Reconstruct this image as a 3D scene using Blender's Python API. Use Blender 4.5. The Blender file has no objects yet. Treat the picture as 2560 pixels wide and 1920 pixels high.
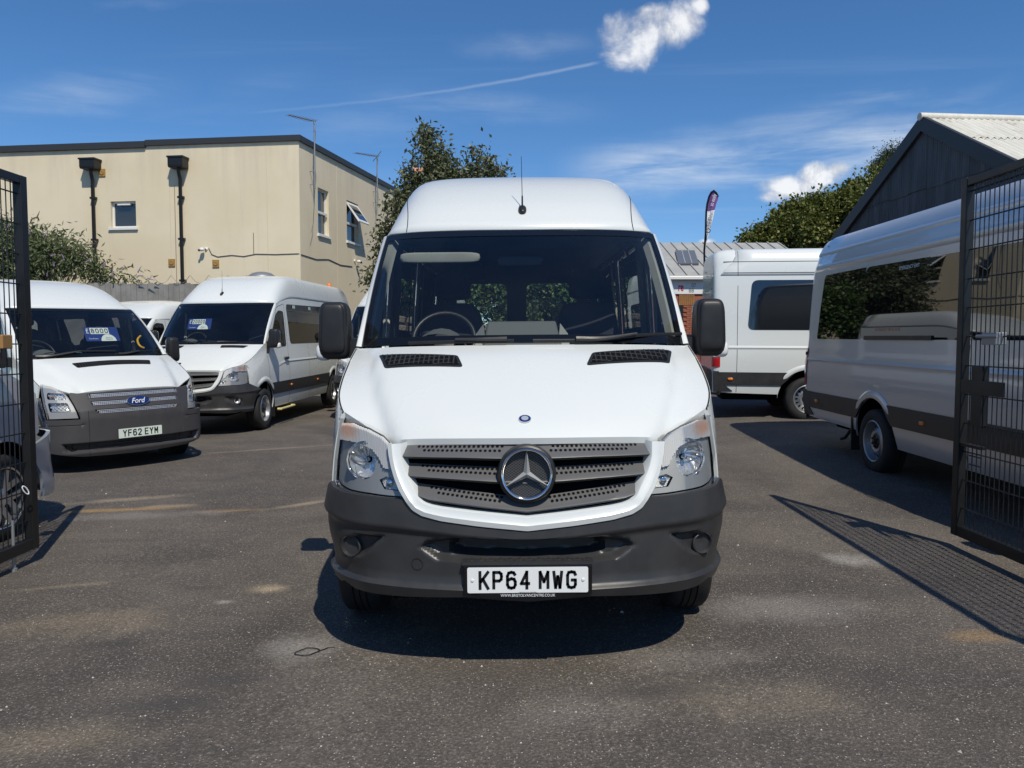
import bpy, bmesh, math, random
from mathutils import Vector, Matrix, noise
from mathutils.geometry import delaunay_2d_cdt
from mathutils.bvhtree import BVHTree
R = math.radians
random.seed(7)
SC = bpy.context.scene
COL = SC.collection

# ------------------------------------------------------------------ camera
FPX, PITCH, CAMH = 1920.0, R(3.2), 1.49      # focal length in photo pixels (2560 wide)
cam = bpy.data.cameras.new('camera'); cam_o = bpy.data.objects.new('camera', cam); COL.objects.link(cam_o)
cam.sensor_width = 36; cam.lens = 36 * FPX / 2560; cam.clip_end = 5000; cam.clip_start = .05
cam_o.location = (0, 0, CAMH); cam_o.rotation_euler = (R(90) - PITCH, 0, 0)
SC.camera = cam_o
CAM = Vector((0, 0, CAMH))

# ------------------------------------------------------------------ sun and sky
SUN_EL, SUN_AZ = R(53), Vector((.36, -.933)).normalized()     # where the sun stands: behind the camera, to the right
sun = bpy.data.lights.new('sun', 'SUN'); sun_o = bpy.data.objects.new('sun', sun); COL.objects.link(sun_o)
sun.energy = 3.3; sun.angle = R(.5); sun.color = (1, .93, .79)
sd = Vector((SUN_AZ.x * math.cos(SUN_EL), SUN_AZ.y * math.cos(SUN_EL), math.sin(SUN_EL)))
sun_o.rotation_euler = sd.to_track_quat('Z', 'Y').to_euler(); sun_o.location = (6, -12, 20)
SC.view_settings.view_transform = 'Standard'; SC.view_settings.look = 'None'
SC.view_settings.exposure = 0.3; SC.view_settings.gamma = 1
SC.cycles.max_bounces = 8; SC.cycles.transparent_max_bounces = 16; SC.cycles.caustics_reflective = False
SC.cycles.caustics_refractive = False; SC.cycles.sample_clamp_indirect = 6

def N(nt, t, **kw):
    n = nt.nodes.new(t)
    for k, v in kw.items():
        if k.startswith('_'): setattr(n, k[1:], v)
    return n
def lk(nt, a, b): nt.links.new(a, b)
class G:
    """tiny helper to write shader maths"""
    def __init__(s, nt): s.nt = nt
    def val(s, x, inp):
        if isinstance(x, (int, float)): inp.default_value = x
        else: s.nt.links.new(x, inp)
    def m(s, op, a, b=0.0, c=None, clamp=False):
        n = s.nt.nodes.new('ShaderNodeMath'); n.operation = op; n.use_clamp = clamp
        s.val(a, n.inputs[0]); s.val(b, n.inputs[1])
        if c is not None: s.val(c, n.inputs[2])
        return n.outputs[0]
    def sm(s, x, lo, hi, a=0.0, b=1.0):
        n = s.nt.nodes.new('ShaderNodeMapRange'); n.interpolation_type = 'SMOOTHSTEP'
        s.val(x, n.inputs[0]); n.inputs[1].default_value = lo; n.inputs[2].default_value = hi
        n.inputs[3].default_value = a; n.inputs[4].default_value = b
        return n.outputs[0]
    def noise(s, vec, scale, detail=4, rough=.55, dist=0.0, dim='3D'):
        n = s.nt.nodes.new('ShaderNodeTexNoise'); n.noise_dimensions = dim
        n.inputs['Scale'].default_value = scale; n.inputs['Detail'].default_value = detail
        n.inputs['Roughness'].default_value = rough; n.inputs['Distortion'].default_value = dist
        if vec is not None: s.nt.links.new(vec, n.inputs['Vector'])
        return n.outputs[0]
    def vec(s, x, y, z):
        n = s.nt.nodes.new('ShaderNodeCombineXYZ')
        for i, v in enumerate((x, y, z)): s.val(v, n.inputs[i])
        return n.outputs[0]
    def mix(s, f, a, b):
        n = s.nt.nodes.new('ShaderNodeMix'); n.data_type = 'RGBA'
        s.val(f, n.inputs[0])
        for v, i in ((a, 6), (b, 7)):
            if isinstance(v, tuple): n.inputs[i].default_value = v + (1,) if len(v) == 3 else v
            else: s.nt.links.new(v, n.inputs[i])
        return n.outputs[2]

W = bpy.data.worlds.new('World'); SC.world = W; W.use_nodes = True
def build_sky():
    nt = W.node_tree; nt.nodes.clear(); g = G(nt)
    out = N(nt, 'ShaderNodeOutputWorld'); bg = N(nt, 'ShaderNodeBackground')
    sky = N(nt, 'ShaderNodeTexSky'); sky.sky_type = 'NISHITA'; sky.sun_disc = False
    sky.sun_elevation = SUN_EL; sky.sun_rotation = math.atan2(SUN_AZ.x, SUN_AZ.y)
    sky.air_density = 1.0; sky.dust_density = .0; sky.ozone_density = 6.0; sky.altitude = 50
    tc = N(nt, 'ShaderNodeTexCoord'); sep = N(nt, 'ShaderNodeSeparateXYZ'); lk(nt, tc.outputs['Generated'], sep.inputs[0])
    x, y, z = sep.outputs
    az = g.m('ARCTAN2', x, y); el = g.m('ARCSINE', z)
    D = tc.outputs['Generated']
    def ang(px, py):
        a = (px - 1280) / FPX; b = (960 - py) / FPX
        d = Vector((a, math.cos(PITCH) + b * math.sin(PITCH), b * math.cos(PITCH) - math.sin(PITCH))).normalized()
        return math.atan2(d.x, d.y), math.asin(d.z)
    # high thin cirrus everywhere: stretched noise on the plane overhead
    zz = g.m('MAXIMUM', z, .04)
    pu, pv = g.m('DIVIDE', x, zz), g.m('DIVIDE', y, zz)
    cv = g.vec(g.m('MULTIPLY', g.m('ADD', pu, g.m('MULTIPLY', pv, .25)), .35), g.m('MULTIPLY', pv, 1.2), 0.0)
    ci = g.noise(cv, .8, 5, .62, .6)
    cirrus = g.m('MULTIPLY', g.sm(ci, .50, .82), .12)
    # broad veil of cirrus low over the yard
    azw = g.m('ADD', az, g.m('MULTIPLY', g.m('SUBTRACT', g.noise(D, 7, 5), .5), .06))
    elw = g.m('ADD', el, g.m('MULTIPLY', g.m('SUBTRACT', g.noise(D, 9, 5, .62), .5), .035))
    fib = g.noise(g.vec(g.m('MULTIPLY', az, 3.0), g.m('MULTIPLY', el, 22.0), 0.0), 1.6, 5, .62, .4)
    def streak(p0, p1, wid, amp):
        a0, e0 = ang(*p0); a1, e1 = ang(*p1); k = (e1 - e0) / (a1 - a0)
        line = g.m('SUBTRACT', elw, g.m('ADD', e0, g.m('MULTIPLY', g.m('SUBTRACT', azw, a0), k)))
        body = g.m('SUBTRACT', 1.0, g.sm(g.m('ABSOLUTE', line), 0.0, wid))
        ends = g.m('MULTIPLY', g.sm(az, a0 - .05, a0 + .1), g.sm(az, a1 - .12, a1 + .05, 1.0, 0.0))
        return g.m('MULTIPLY', g.m('MULTIPLY', body, ends), g.m('MULTIPLY', g.sm(fib, .25, .75), amp))
    veil = streak((1450, 430), (2560, 330), .045, .85)
    for a in (((1550, 390), (2250, 250), .03, .3), ((0, 250), (420, 225), .03, .35), ((600, 215), (760, 195), .022, .25),
              ((1180, 120), (1480, 110), .02, .25), ((1980, 265), (2420, 230), .014, .3), ((900, 250), (1500, 270), .025, .18),
              ((700, 330), (1100, 300), .03, .15), ((2350, 246), (2440, 222), .012, 1.0), ((2368, 232), (2425, 240), .008, .8), ((300, 14), (400, 4), .008, .7)):
        veil = g.m('MAXIMUM', veil, streak(*a))
    # old aircraft trail
    a0, e0 = ang(640, 280); a1, e1 = ang(1490, 158); k = (e1 - e0) / (a1 - a0)
    lin = g.m('ABSOLUTE', g.m('SUBTRACT', g.m('ADD', el, g.m('MULTIPLY', g.m('SUBTRACT', g.noise(D, 30, 3), .5), .004)), g.m('ADD', e0, g.m('MULTIPLY', g.m('SUBTRACT', az, a0), k))))
    tr = g.m('MULTIPLY', g.m('SUBTRACT', 1.0, g.sm(lin, 0.0, .0032)), g.m('MULTIPLY', g.sm(az, a0 - .02, a1, .06, .24), g.sm(az, a1 - .01, a1 + .01, 1.0, 0.0)))
    tr = g.m('MULTIPLY', tr, g.sm(az, a0 - .03, a0 + .02))
    veil = g.m('MAXIMUM', g.m('MAXIMUM', veil, cirrus), tr)
    tint = g.mix(g.sm(z, .0, .35), (.62, .77, .93), (.485, .735, .905))
    mul = N(nt, 'ShaderNodeMix'); mul.data_type = 'RGBA'; mul.blend_type = 'MULTIPLY'; mul.inputs[0].default_value = 1.0
    lk(nt, sky.outputs[0], mul.inputs[6]); lk(nt, tint, mul.inputs[7]); base = mul.outputs[2]
    c1 = g.mix(veil, base, (5.6, 6.3, 7.2))
    # small fair-weather cumulus: warped ellipses that the noise eats into
    n1 = g.noise(D, 16, 6, .62, .35); n2 = g.noise(D, 44, 3, .6)
    cu = None; shade = None
    def puff(px, py, rx, ry, soft=.5):
        a, e = ang(px, py)
        q = g.m('ADD', g.m('POWER', g.m('ABSOLUTE', g.m('DIVIDE', g.m('SUBTRACT', az, a), rx / FPX)), 2.0),
                g.m('POWER', g.m('ABSOLUTE', g.m('DIVIDE', g.m('SUBTRACT', el, e), ry / FPX)), 2.0))
        v = g.m('SUBTRACT', 1.0, q)
        v = g.m('ADD', v, g.m('ADD', g.m('MULTIPLY', g.m('SUBTRACT', n1, .52), 2.9), g.m('MULTIPLY', g.m('SUBTRACT', n2, .5), 1.1)))
        return v
    for p in ((1590, 100, 100, 62), (1650, 75, 80, 52), (1548, 85, 60, 48), (1700, 50, 60, 50), (1640, 40, 60, 30), (1745, 15, 26, 26),
              (1975, 470, 85, 30), (2050, 440, 60, 30), (2090, 425, 40, 18), (1930, 490, 45, 18),
              (1770, 603, 22, 8)):
        v = puff(*p); cu = v if cu is None else g.m('MAXIMUM', cu, v)
    # generic cumulus fields to the sides and behind, as in the windows' reflections
    wn = g.noise(g.vec(g.m('MULTIPLY', pu, .33), g.m('MULTIPLY', pv, .33), 3.3), 1.0, 5, .6, .3)
    back = g.m('SUBTRACT', 1.0, g.sm(y, -.5, -.05))
    fld = g.m('SUBTRACT', g.m('MULTIPLY', g.m('SUBTRACT', wn, .56), 6.0), g.sm(z, .3, .6, 0.0, 3.0))
    fld = g.m('SUBTRACT', fld, g.m('MULTIPLY', g.m('SUBTRACT', 1.0, back), 9.0))
    cu = g.m('MAXIMUM', cu, fld)
    cm = g.m('POWER', g.sm(cu, -.25, 1.15), 1.15)
    cm = g.m('MULTIPLY', cm, g.sm(z, .0, .05))
    bright = g.m('ADD', .55, g.m('MULTIPLY', g.sm(cu, .1, 1.4), .55))
    # underside of a cloud is greyer: offset sample of the noise
    n3 = g.noise(g.vec(x, y, g.m('ADD', z, .018)), 16, 4, .6, .35)
    lit = g.sm(g.m('SUBTRACT', n1, n3), -.08, .09, .62, 1.1)
    br = g.m('MULTIPLY', bright, lit)
    ccol = g.mix(br, (2.9, 3.2, 3.8), (7.6, 7.7, 7.9))
    c2 = g.mix(g.m('MULTIPLY', cm, .95), c1, ccol)
    lk(nt, c2, bg.inputs[0]); bg.inputs[1].default_value = .10
    lk(nt, bg.outputs[0], out.inputs[0])
build_sky()
W.cycles.sampling_method = 'MANUAL'; W.cycles.sample_map_resolution = 512

# ------------------------------------------------------------------ rays through the photo
def ray(px, py):
    a = (px - 1280) / FPX; b = (960 - py) / FPX
    return Vector((a, math.cos(PITCH) + b * math.sin(PITCH), b * math.cos(PITCH) - math.sin(PITCH)))
def sp(x): return math.log1p(math.exp(-abs(x))) + max(x, 0)
def sstep(a, b, x):
    t = min(1, max(0, (x - a) / (b - a))); return t * t * (3 - 2 * t)
def gz(x, y):
    """height of the yard: a slight cross fall and a gentle rise towards the back right"""
    return .009 * max(-9, min(9, x)) + .040 * min(8, sp((y - 7.5) * 1.2) / 1.2) * sstep(0, 4.5, x) * sstep(60, 20, y)
def ground(px, py):
    d = ray(px, py); t = -CAMH / d.z
    for _ in range(30):
        p = CAM + d * t; t += (gz(p.x, p.y) - p.z) / d.z * .8
    return CAM + d * t
def on_plane(px, py, p0, n):
    d = ray(px, py); n = Vector(n); return CAM + d * ((Vector(p0) - CAM).dot(n) / d.dot(n))
def at_y(px, py, y): return on_plane(px, py, (0, y, 0), (0, 1, 0))

# ------------------------------------------------------------------ materials
MATS = {}
def mat(name, col=(.5, .5, .5), rough=.5, metal=0., spec=.5, coat=0., bump=None, var=None, emit=None, ior=1.45, alpha=None):
    if name in MATS: return MATS[name]
    m = bpy.data.materials.new(name); m.use_nodes = True; nt = m.node_tree; b = nt.nodes['Principled BSDF']; g = G(nt)
    b.inputs['Base Color'].default_value = (*col, 1); b.inputs['Roughness'].default_value = rough
    b.inputs['Metallic'].default_value = metal; b.inputs['Specular IOR Level'].default_value = spec
    b.inputs['Coat Weight'].default_value = coat; b.inputs['Coat Roughness'].default_value = .03; b.inputs['IOR'].default_value = ior
    tc = N(nt, 'ShaderNodeTexCoord')
    if var:      # (scale, amount, second colour)
        f = g.sm(g.noise(tc.outputs['Object'], var[0], 6, .62), .35, .7)
        lk(nt, g.mix(g.m('MULTIPLY', f, var[1]), col, var[2]), b.inputs['Base Color'])
        rr = g.m('ADD', rough - .06 * min(1, rough * 3), g.m('MULTIPLY', f, .12 * min(1, rough * 3))); lk(nt, rr, b.inputs['Roughness'])
    if bump:
        bn = N(nt, 'ShaderNodeBump'); bn.inputs['Strength'].default_value = bump[1]; bn.inputs['Distance'].default_value = bump[2] if len(bump) > 2 else .01
        lk(nt, g.noise(tc.outputs['Object'], bump[0], 4), bn.inputs['Height']); lk(nt, bn.outputs[0], b.inputs['Normal'])
    if emit: b.inputs['Emission Color'].default_value = (*emit[0], 1); b.inputs['Emission Strength'].default_value = emit[1]
    MATS[name] = m; return m
def glass(name, tint, reflect=1.0, rough=0.0, haze=0.0):
    """a thin pane: tinted transmission under a Fresnel reflection"""
    m = bpy.data.materials.new(name); m.use_nodes = True; nt = m.node_tree; nt.nodes.clear(); g = G(nt)
    out = N(nt, 'ShaderNodeOutputMaterial'); tr = N(nt, 'ShaderNodeBsdfTransparent'); gl = N(nt, 'ShaderNodeBsdfGlossy')
    gl.inputs['Roughness'].default_value = rough; tr.inputs[0].default_value = (*tint, 1)
    fr = N(nt, 'ShaderNodeFresnel'); fr.inputs['IOR'].default_value = 1.52
    mx = N(nt, 'ShaderNodeMixShader'); lk(nt, g.m('MULTIPLY', fr.outputs[0], 1.7 * reflect, clamp=True), mx.inputs[0])
    lk(nt, tr.outputs[0], mx.inputs[1]); lk(nt, gl.outputs[0], mx.inputs[2])
    src = mx.outputs[0]
    if haze:     # a film of dust on the pane
        df = N(nt, 'ShaderNodeBsdfDiffuse'); df.inputs[0].default_value = (.55, .56, .55, 1)
        tc = N(nt, 'ShaderNodeTexCoord'); mh = N(nt, 'ShaderNodeMixShader')
        f = g.m('MULTIPLY', g.sm(g.noise(tc.outputs['Object'], 1.6, 5, .6), .2, .9), haze)
        sp_ = g.m('MULTIPLY', g.sm(g.noise(tc.outputs['Object'], 160, 2, .5), .72, .80), .12)
        lk(nt, g.m('ADD', f, sp_), mh.inputs[0]); lk(nt, src, mh.inputs[1]); lk(nt, df.outputs[0], mh.inputs[2]); src = mh.outputs[0]
    lk(nt, src, out.inputs[0]); MATS[name] = m; return m
mat('paint_white', (.675, .70, .688), .3, coat=.6, var=(.5, .05, (.63, .645, .62)))
mat('paint_silver', (.60, .60, .605), .3, metal=.4, coat=.7)
mat('paint_silver_blue', (.42, .46, .52), .3, metal=.4, coat=.8)
mat('plastic_dark', (.032, .032, .034), .38, var=(6, .5, (.050, .049, .048)), bump=(900, .08, .002))
mat('plastic_grey', (.052, .050, .054), .5, var=(5, .4, (.068, .066, .068)), bump=(900, .08, .002))
mat('plastic_black', (.016, .016, .017), .42, var=(8, .4, (.026, .026, .026)))
mat('satin_chrome', (.86, .87, .88), .26, metal=.65)
mat('slat_grey', (.105, .105, .108), .42, var=(20, .5, (.095, .093, .09)))
mat('black', (.005, .005, .006), .8, spec=.1)
mat('gloss_black', (.008, .008, .009), .15)
mat('frit', (.006, .007, .009), .12)
mat('seam', (.02, .02, .02), .8)
mat('rubber', (.016, .016, .017), .75, bump=(120, .25, .01), var=(12, .5, (.035, .033, .03)))
mat('steel_rim', (.42, .43, .44), .38, metal=.8)
mat('alloy', (.62, .63, .65), .28, metal=.9)
mat('chrome', (.72, .74, .76), .07, metal=1.)
mat('reflector', (.90, .90, .89), .16, metal=.55)
mat('lamp_housing', (.40, .405, .40), .35)
mat('lamp_bright', (.70, .70, .69), .3)
mat('lamp_clear', (.66, .67, .68), .22, metal=.12)
mat('amber', (.75, .20, .02), .25, coat=.5)
mat('amber_clear', (.68, .36, .22), .25)
mat('red_lens', (.45, .008, .012), .12, coat=.6)
mat('white_lens', (.75, .75, .75), .12, coat=.5)
mat('seat_cloth', (.016, .019, .027), .85, bump=(80, .3, .01))
mat('trim_dark', (.19, .205, .22), .7)
mat('trim_grey', (.34, .34, .325), .7, var=(9, .4, (.26, .26, .25)))
mat('dash', (.11, .115, .118), .7, bump=(300, .1, .004))
mat('headliner', (.28, .29, .29), .9)
mat('plate_white', (.78, .79, .78), .35)
mat('plate_tint', (.66, .74, .68), .35)
mat('ink', (.006, .006, .007), .5)
mat('card_blue', (.02, .045, .23), .4)
mat('card_white', (.74, .80, .78), .45)
mat('card_pale', (.45, .60, .50), .5)
mat('print_white', (.8, .82, .85), .5)
mat('badge_blue', (.010, .026, .13), .15, coat=.8)
mat('yellow', (.75, .42, .01), .4)
mat('cream_yellow', (.62, .55, .25), .5)
mat('gate_black', (.010, .011, .012), .38, var=(4, .4, (.02, .02, .021)))
mat('galv', (.33, .34, .35), .45, metal=.6)
mat('brass_rust', (.36, .20, .07), .6)
def indicator_mat():
    m = bpy.data.materials.new('indicator_lens'); m.use_nodes = True; nt = m.node_tree; b = nt.nodes['Principled BSDF']; g = G(nt); MATS['indicator_lens'] = m
    tc = N(nt, 'ShaderNodeTexCoord'); sep = N(nt, 'ShaderNodeSeparateXYZ'); lk(nt, tc.outputs['Object'], sep.inputs[0])
    dx = g.m('SUBTRACT', g.m('ABSOLUTE', sep.outputs[0]), .845); dz = g.m('SUBTRACT', sep.outputs[2], 1.075)
    d = g.m('SQRT', g.m('ADD', g.m('MULTIPLY', dx, dx), g.m('MULTIPLY', g.m('MULTIPLY', dz, dz), 2.2)))
    d = g.m('ADD', d, g.m('MULTIPLY', g.m('SUBTRACT', g.noise(tc.outputs['Object'], 60, 3), .5), .05))
    lk(nt, g.mix(g.sm(d, .01, .09, .68, 0.0), (.66, .665, .67), (.66, .30, .14)), b.inputs['Base Color']); b.inputs['Roughness'].default_value = .22
indicator_mat()
glass('windscreen', (.84, .89, .88), .8, 0, .010)
glass('side_glass', (.84, .90, .88), .9)
glass('lamp_lens', (.97, .972, .97), .32)
mat('privacy_glass', (.004, .005, .006), .01, spec=.5, ior=1.7, coat=.6)
mat('building_glass', (.02, .025, .03), .03, spec=1.0, coat=.6)

# ------------------------------------------------------------------ mesh helpers
class MB:
    """collects shapes for ONE mesh object"""
    def __init__(s): s.v = []; s.f = []; s.m = []
    def add(s, v, f, mi=0):
        b = len(s.v); s.v.extend(Vector(p) for p in v); s.f.extend([tuple(i + b for i in q) for q in f]); s.m.extend([mi] * len(f)); return s
    def box(s, lo, hi, M=None, mi=0):
        x0, y0, z0 = lo; x1, y1, z1 = hi
        v = [Vector(p) for p in ((x0, y0, z0), (x1, y0, z0), (x1, y1, z0), (x0, y1, z0), (x0, y0, z1), (x1, y0, z1), (x1, y1, z1), (x0, y1, z1))]
        if M: v = [M @ p for p in v]
        return s.add(v, [(3, 2, 1, 0), (4, 5, 6, 7), (0, 1, 5, 4), (1, 2, 6, 5), (2, 3, 7, 6), (3, 0, 4, 7)], mi)
    def tube(s, pts, r, n=8, caps=True, mi=0, flat=1.0):
        pts = [Vector(p) for p in pts]; rs = r if isinstance(r, (list, tuple)) else [r] * len(pts)
        v = []; f = []; up = None
        for i, p in enumerate(pts):
            t = (pts[min(i + 1, len(pts) - 1)] - pts[max(i - 1, 0)]).normalized()
            if up is None: up = Vector((0, 0, 1)) if abs(t.z) < .9 else Vector((1, 0, 0))
            a = t.cross(up).normalized(); b = a.cross(t).normalized(); up = b
            for k in range(n):
                c = 2 * math.pi * k / n; v.append(p + a * math.cos(c) * rs[i] + b * math.sin(c) * rs[i] * flat)
        for i in range(len(pts) - 1):
            for k in range(n):
                f.append((i * n + k, i * n + (k + 1) % n, (i + 1) * n + (k + 1) % n, (i + 1) * n + k))
        if caps: f.append(tuple(range(n - 1, -1, -1))); f.append(tuple(range((len(pts) - 1) * n, len(pts) * n)))
        return s.add(v, f, mi)
    def lathe(s, prof, M=None, n=32, mi=0):
        """prof: (radius, height) pairs turned about local Z"""
        v = []; f = []
        for r, h in prof:
            for k in range(n):
                c = 2 * math.pi * k / n; v.append(Vector((r * math.cos(c), r * math.sin(c), h)))
        for i in range(len(prof) - 1):
            for k in range(n):
                f.append((i * n + k, i * n + (k + 1) % n, (i + 1) * n + (k + 1) % n, (i + 1) * n + k))
        if M: v = [M @ p for p in v]
        return s.add(v, f, mi)
    def disc(s, c, r, nrm, n=12, mi=0, ry=None, M=None):
        q = Vector(nrm).to_track_quat('Z', 'Y').to_matrix()
        v = [Vector(c) + q @ Vector((r * math.cos(2 * math.pi * k / n), (ry or r) * math.sin(2 * math.pi * k / n), 0)) for k in range(n)]
        return s.add(v, [tuple(range(n))], mi)
    def grid(s, rows, mi=0, closed=False):
        n = len(rows[0]); v = [p for r in rows for p in r]; f = []
        for i in range(len(rows) - 1):
            for k in range(n if closed else n - 1):
                f.append((i * n + k, i * n + (k + 1) % n, (i + 1) * n + (k + 1) % n, (i + 1) * n + k))
        return s.add(v, f, mi)
    def poly(s, pts, mi=0): return s.add(pts, [tuple(range(len(pts)))], mi)
    def prism(s, pts, d, mi=0):
        """flat outline pushed along vector d"""
        n = len(pts); pts = [Vector(p) for p in pts]; d = Vector(d)
        f = [tuple(range(n - 1, -1, -1)), tuple(range(n, 2 * n))] + [(i, (i + 1) % n, (i + 1) % n + n, i + n) for i in range(n)]
        return s.add(pts + [p + d for p in pts], f, mi)
    def build(s, name, mats, parent=None, smooth=False, bevel=0, solid=0, fix=True, weld=0, link=True):
        me = bpy.data.meshes.new(name); me.from_pydata(s.v, [], s.f)
        for m in (mats if isinstance(mats, (list, tuple)) else [mats]): me.materials.append(MATS[m] if isinstance(m, str) else m)
        if fix or weld:
            bm = bmesh.new(); bm.from_mesh(me)
            for fc, mi in zip(bm.faces, s.m): fc.material_index = mi
            if weld: bmesh.ops.remove_doubles(bm, verts=bm.verts, dist=weld)
            if fix: bmesh.ops.recalc_face_normals(bm, faces=bm.faces)
            bm.to_mesh(me); bm.free()
        else:
            me.polygons.foreach_set('material_index', s.m)
        o = bpy.data.objects.new(name, me); COL.objects.link(o)
        if parent: o.parent = parent
        if smooth:
            me.polygons.foreach_set('use_smooth', [True] * len(me.polygons))
            if smooth is not True: me.set_sharp_from_angle(angle=R(smooth))
        if solid:
            md = o.modifiers.new('solid', 'SOLIDIFY'); md.thickness = solid; md.offset = -1
        if bevel:
            md = o.modifiers.new('bevel', 'BEVEL'); md.width = bevel; md.segments = 2; md.limit_method = 'ANGLE'; md.angle_limit = R(40)
        me.update(); return o
def tag(o, label, cat, group=None, kind=None):
    if label: o['label'] = label
    if cat: o['category'] = cat
    if group: o['group'] = group
    if kind: o['kind'] = kind
    return o
def empty(name, loc=(0, 0, 0), rot=(0, 0, 0), parent=None):
    o = bpy.data.objects.new(name, None); COL.objects.link(o); o.location = loc; o.rotation_euler = rot; o.empty_display_size = .2
    o.parent = parent; return o
def mtx(o): return Matrix.Translation(o.location) @ o.rotation_euler.to_matrix().to_4x4()
def lerp(a, b, t): return a + (b - a) * t
def interp(pts, x):
    """piecewise linear through (x, y) pairs"""
    if x <= pts[0][0]: return pts[0][1]
    for (a, b), (c, d) in zip(pts, pts[1:]):
        if x <= c: return lerp(b, d, (x - a) / (c - a)) if c > a else d
    return pts[-1][1]
def smooth_curve(pts, n):
    """Catmull-Rom through points (any dimension), n samples, by chord length"""
    P = [Vector(p) for p in pts]; L = [0]
    for a, b in zip(P, P[1:]): L.append(L[-1] + max(1e-6, (b - a).length))
    out = []
    for i in range(n):
        s = L[-1] * i / (n - 1); k = 0
        while k < len(P) - 2 and L[k + 1] < s: k += 1
        t = (s - L[k]) / (L[k + 1] - L[k]); p1, p2 = P[k], P[k + 1]
        p0 = P[k - 1] if k > 0 else p1 * 2 - p2; p3 = P[k + 2] if k + 2 < len(P) else p2 * 2 - p1
        out.append(.5 * ((2 * p1) + (p2 - p0) * t + (2 * p0 - 5 * p1 + 4 * p2 - p3) * t * t + (3 * p1 - p0 - 3 * p2 + p3) * t ** 3))
    return out
def poly_curve(pts, n):
    P = [Vector(p) for p in pts]; L = [0]
    for a, b in zip(P, P[1:]): L.append(L[-1] + max(1e-6, (b - a).length))
    out = []
    for i in range(n):
        s = L[-1] * i / (n - 1); k = 0
        while k < len(P) - 2 and L[k + 1] < s: k += 1
        out.append(P[k].lerp(P[k + 1], (s - L[k]) / (L[k + 1] - L[k])))
    return out
def rounded(pts, r, n=4):
    """round the corners of a closed 2D outline"""
    out = []; m = len(pts)
    for i in range(m):
        a, b, c = Vector(pts[i - 1]), Vector(pts[i]), Vector(pts[(i + 1) % m])
        q = min(r, (a - b).length * .45, (c - b).length * .45)
        p0 = b + (a - b).normalized() * q; p1 = b + (c - b).normalized() * q
        for k in range(n + 1):
            t = k / n; out.append(tuple((p0 * (1 - t) ** 2 + b * 2 * t * (1 - t) + p1 * t * t)))
    return out
def inside(p, poly):
    x, y = p[0], p[1]; c = False; j = len(poly) - 1
    for i in range(len(poly)):
        xi, yi = poly[i][0], poly[i][1]; xj, yj = poly[j][0], poly[j][1]
        if (yi > y) != (yj > y) and x < (xj - xi) * (y - yi) / (yj - yi) + xi: c = not c
        j = i
    return c
def sdist(p, poly):
    """signed distance to a closed outline, positive inside"""
    px, py = p[0], p[1]; d = 1e9
    for i in range(len(poly)):
        ax, ay = poly[i - 1][0], poly[i - 1][1]; bx, by = poly[i][0], poly[i][1]
        vx, vy = bx - ax, by - ay; L = vx * vx + vy * vy
        t = max(0, min(1, ((px - ax) * vx + (py - ay) * vy) / L)) if L > 0 else 0
        d = min(d, math.hypot(px - ax - vx * t, py - ay - vy * t))
    return d if inside(p, poly) else -d
def densify(poly, res, closed=True):
    out = []; n = len(poly)
    for i in range(n if closed else n - 1):
        a, b = poly[i], poly[(i + 1) % n]; k = max(1, int(math.ceil(math.hypot(b[0] - a[0], b[1] - a[1]) / res)))
        for j in range(k): out.append((lerp(a[0], b[0], j / k), lerp(a[1], b[1], j / k)))
    if not closed: out.append(tuple(poly[-1][:2]))
    return out
def sheet(outline, fmap, res=.03, thick=.012, holes=(), mb=None, mi=0, resy=None, extra=()):
    """fill a 2D outline with triangles and carry it onto a surface: fmap(a, b, off) -> point"""
    resy = resy or res
    O = densify(outline, min(res, resy)); pts = [Vector(p) for p in O]; edges = [(i, (i + 1) % len(O)) for i in range(len(O))]
    Hs = []
    for h in holes:
        h = densify(h, min(res, resy)); b = len(pts); pts += [Vector(p) for p in h]
        edges += [(b + i, b + (i + 1) % len(h)) for i in range(len(h))]; Hs.append(h)
    xs = [p[0] for p in O]; ys = [p[1] for p in O]
    nx = int((max(xs) - min(xs)) / res); ny = int((max(ys) - min(ys)) / resy)
    for i in range(1, nx + 1):
        for j in range(1, ny + 1):
            q = (min(xs) + (i - .5) * (max(xs) - min(xs)) / nx, min(ys) + (j - .5) * (max(ys) - min(ys)) / ny)
            if inside(q, O) and sdist(q, O) > .35 * min(res, resy) and all(abs(sdist(q, h)) > .3 * min(res, resy) for h in Hs): pts.append(Vector(q))
    for q in extra: pts.append(Vector(q))
    r = delaunay_2d_cdt(pts, edges, [], 0, 1e-5)
    V, F = r[0], r[2]; keep = []
    for f in F:
        c = (sum(V[i].x for i in f) / len(f), sum(V[i].y for i in f) / len(f))
        if inside(c, O) and not any(inside(c, h) for h in Hs): keep.append(tuple(f))
    mb = mb or MB(); nv = len(V); P = [fmap(p.x, p.y, 0.) for p in V]
    if thick:
        cnt = {}
        for f in keep:
            for i in range(len(f)):
                a, b = f[i], f[(i + 1) % len(f)]; k = (min(a, b), max(a, b)); cnt.setdefault(k, []).append((a, b))
        rim = [e[0] for e in cnt.values() if len(e) == 1]
        ids = sorted({i for e in rim for i in e}); mp = {i: nv + k for k, i in enumerate(ids)}
        P += [fmap(V[i].x, V[i].y, -thick) for i in ids]
        keep += [(b, a, mp[a], mp[b]) for a, b in rim]
    mb.add(P, keep, mi); return mb
_txt = {}
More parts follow.
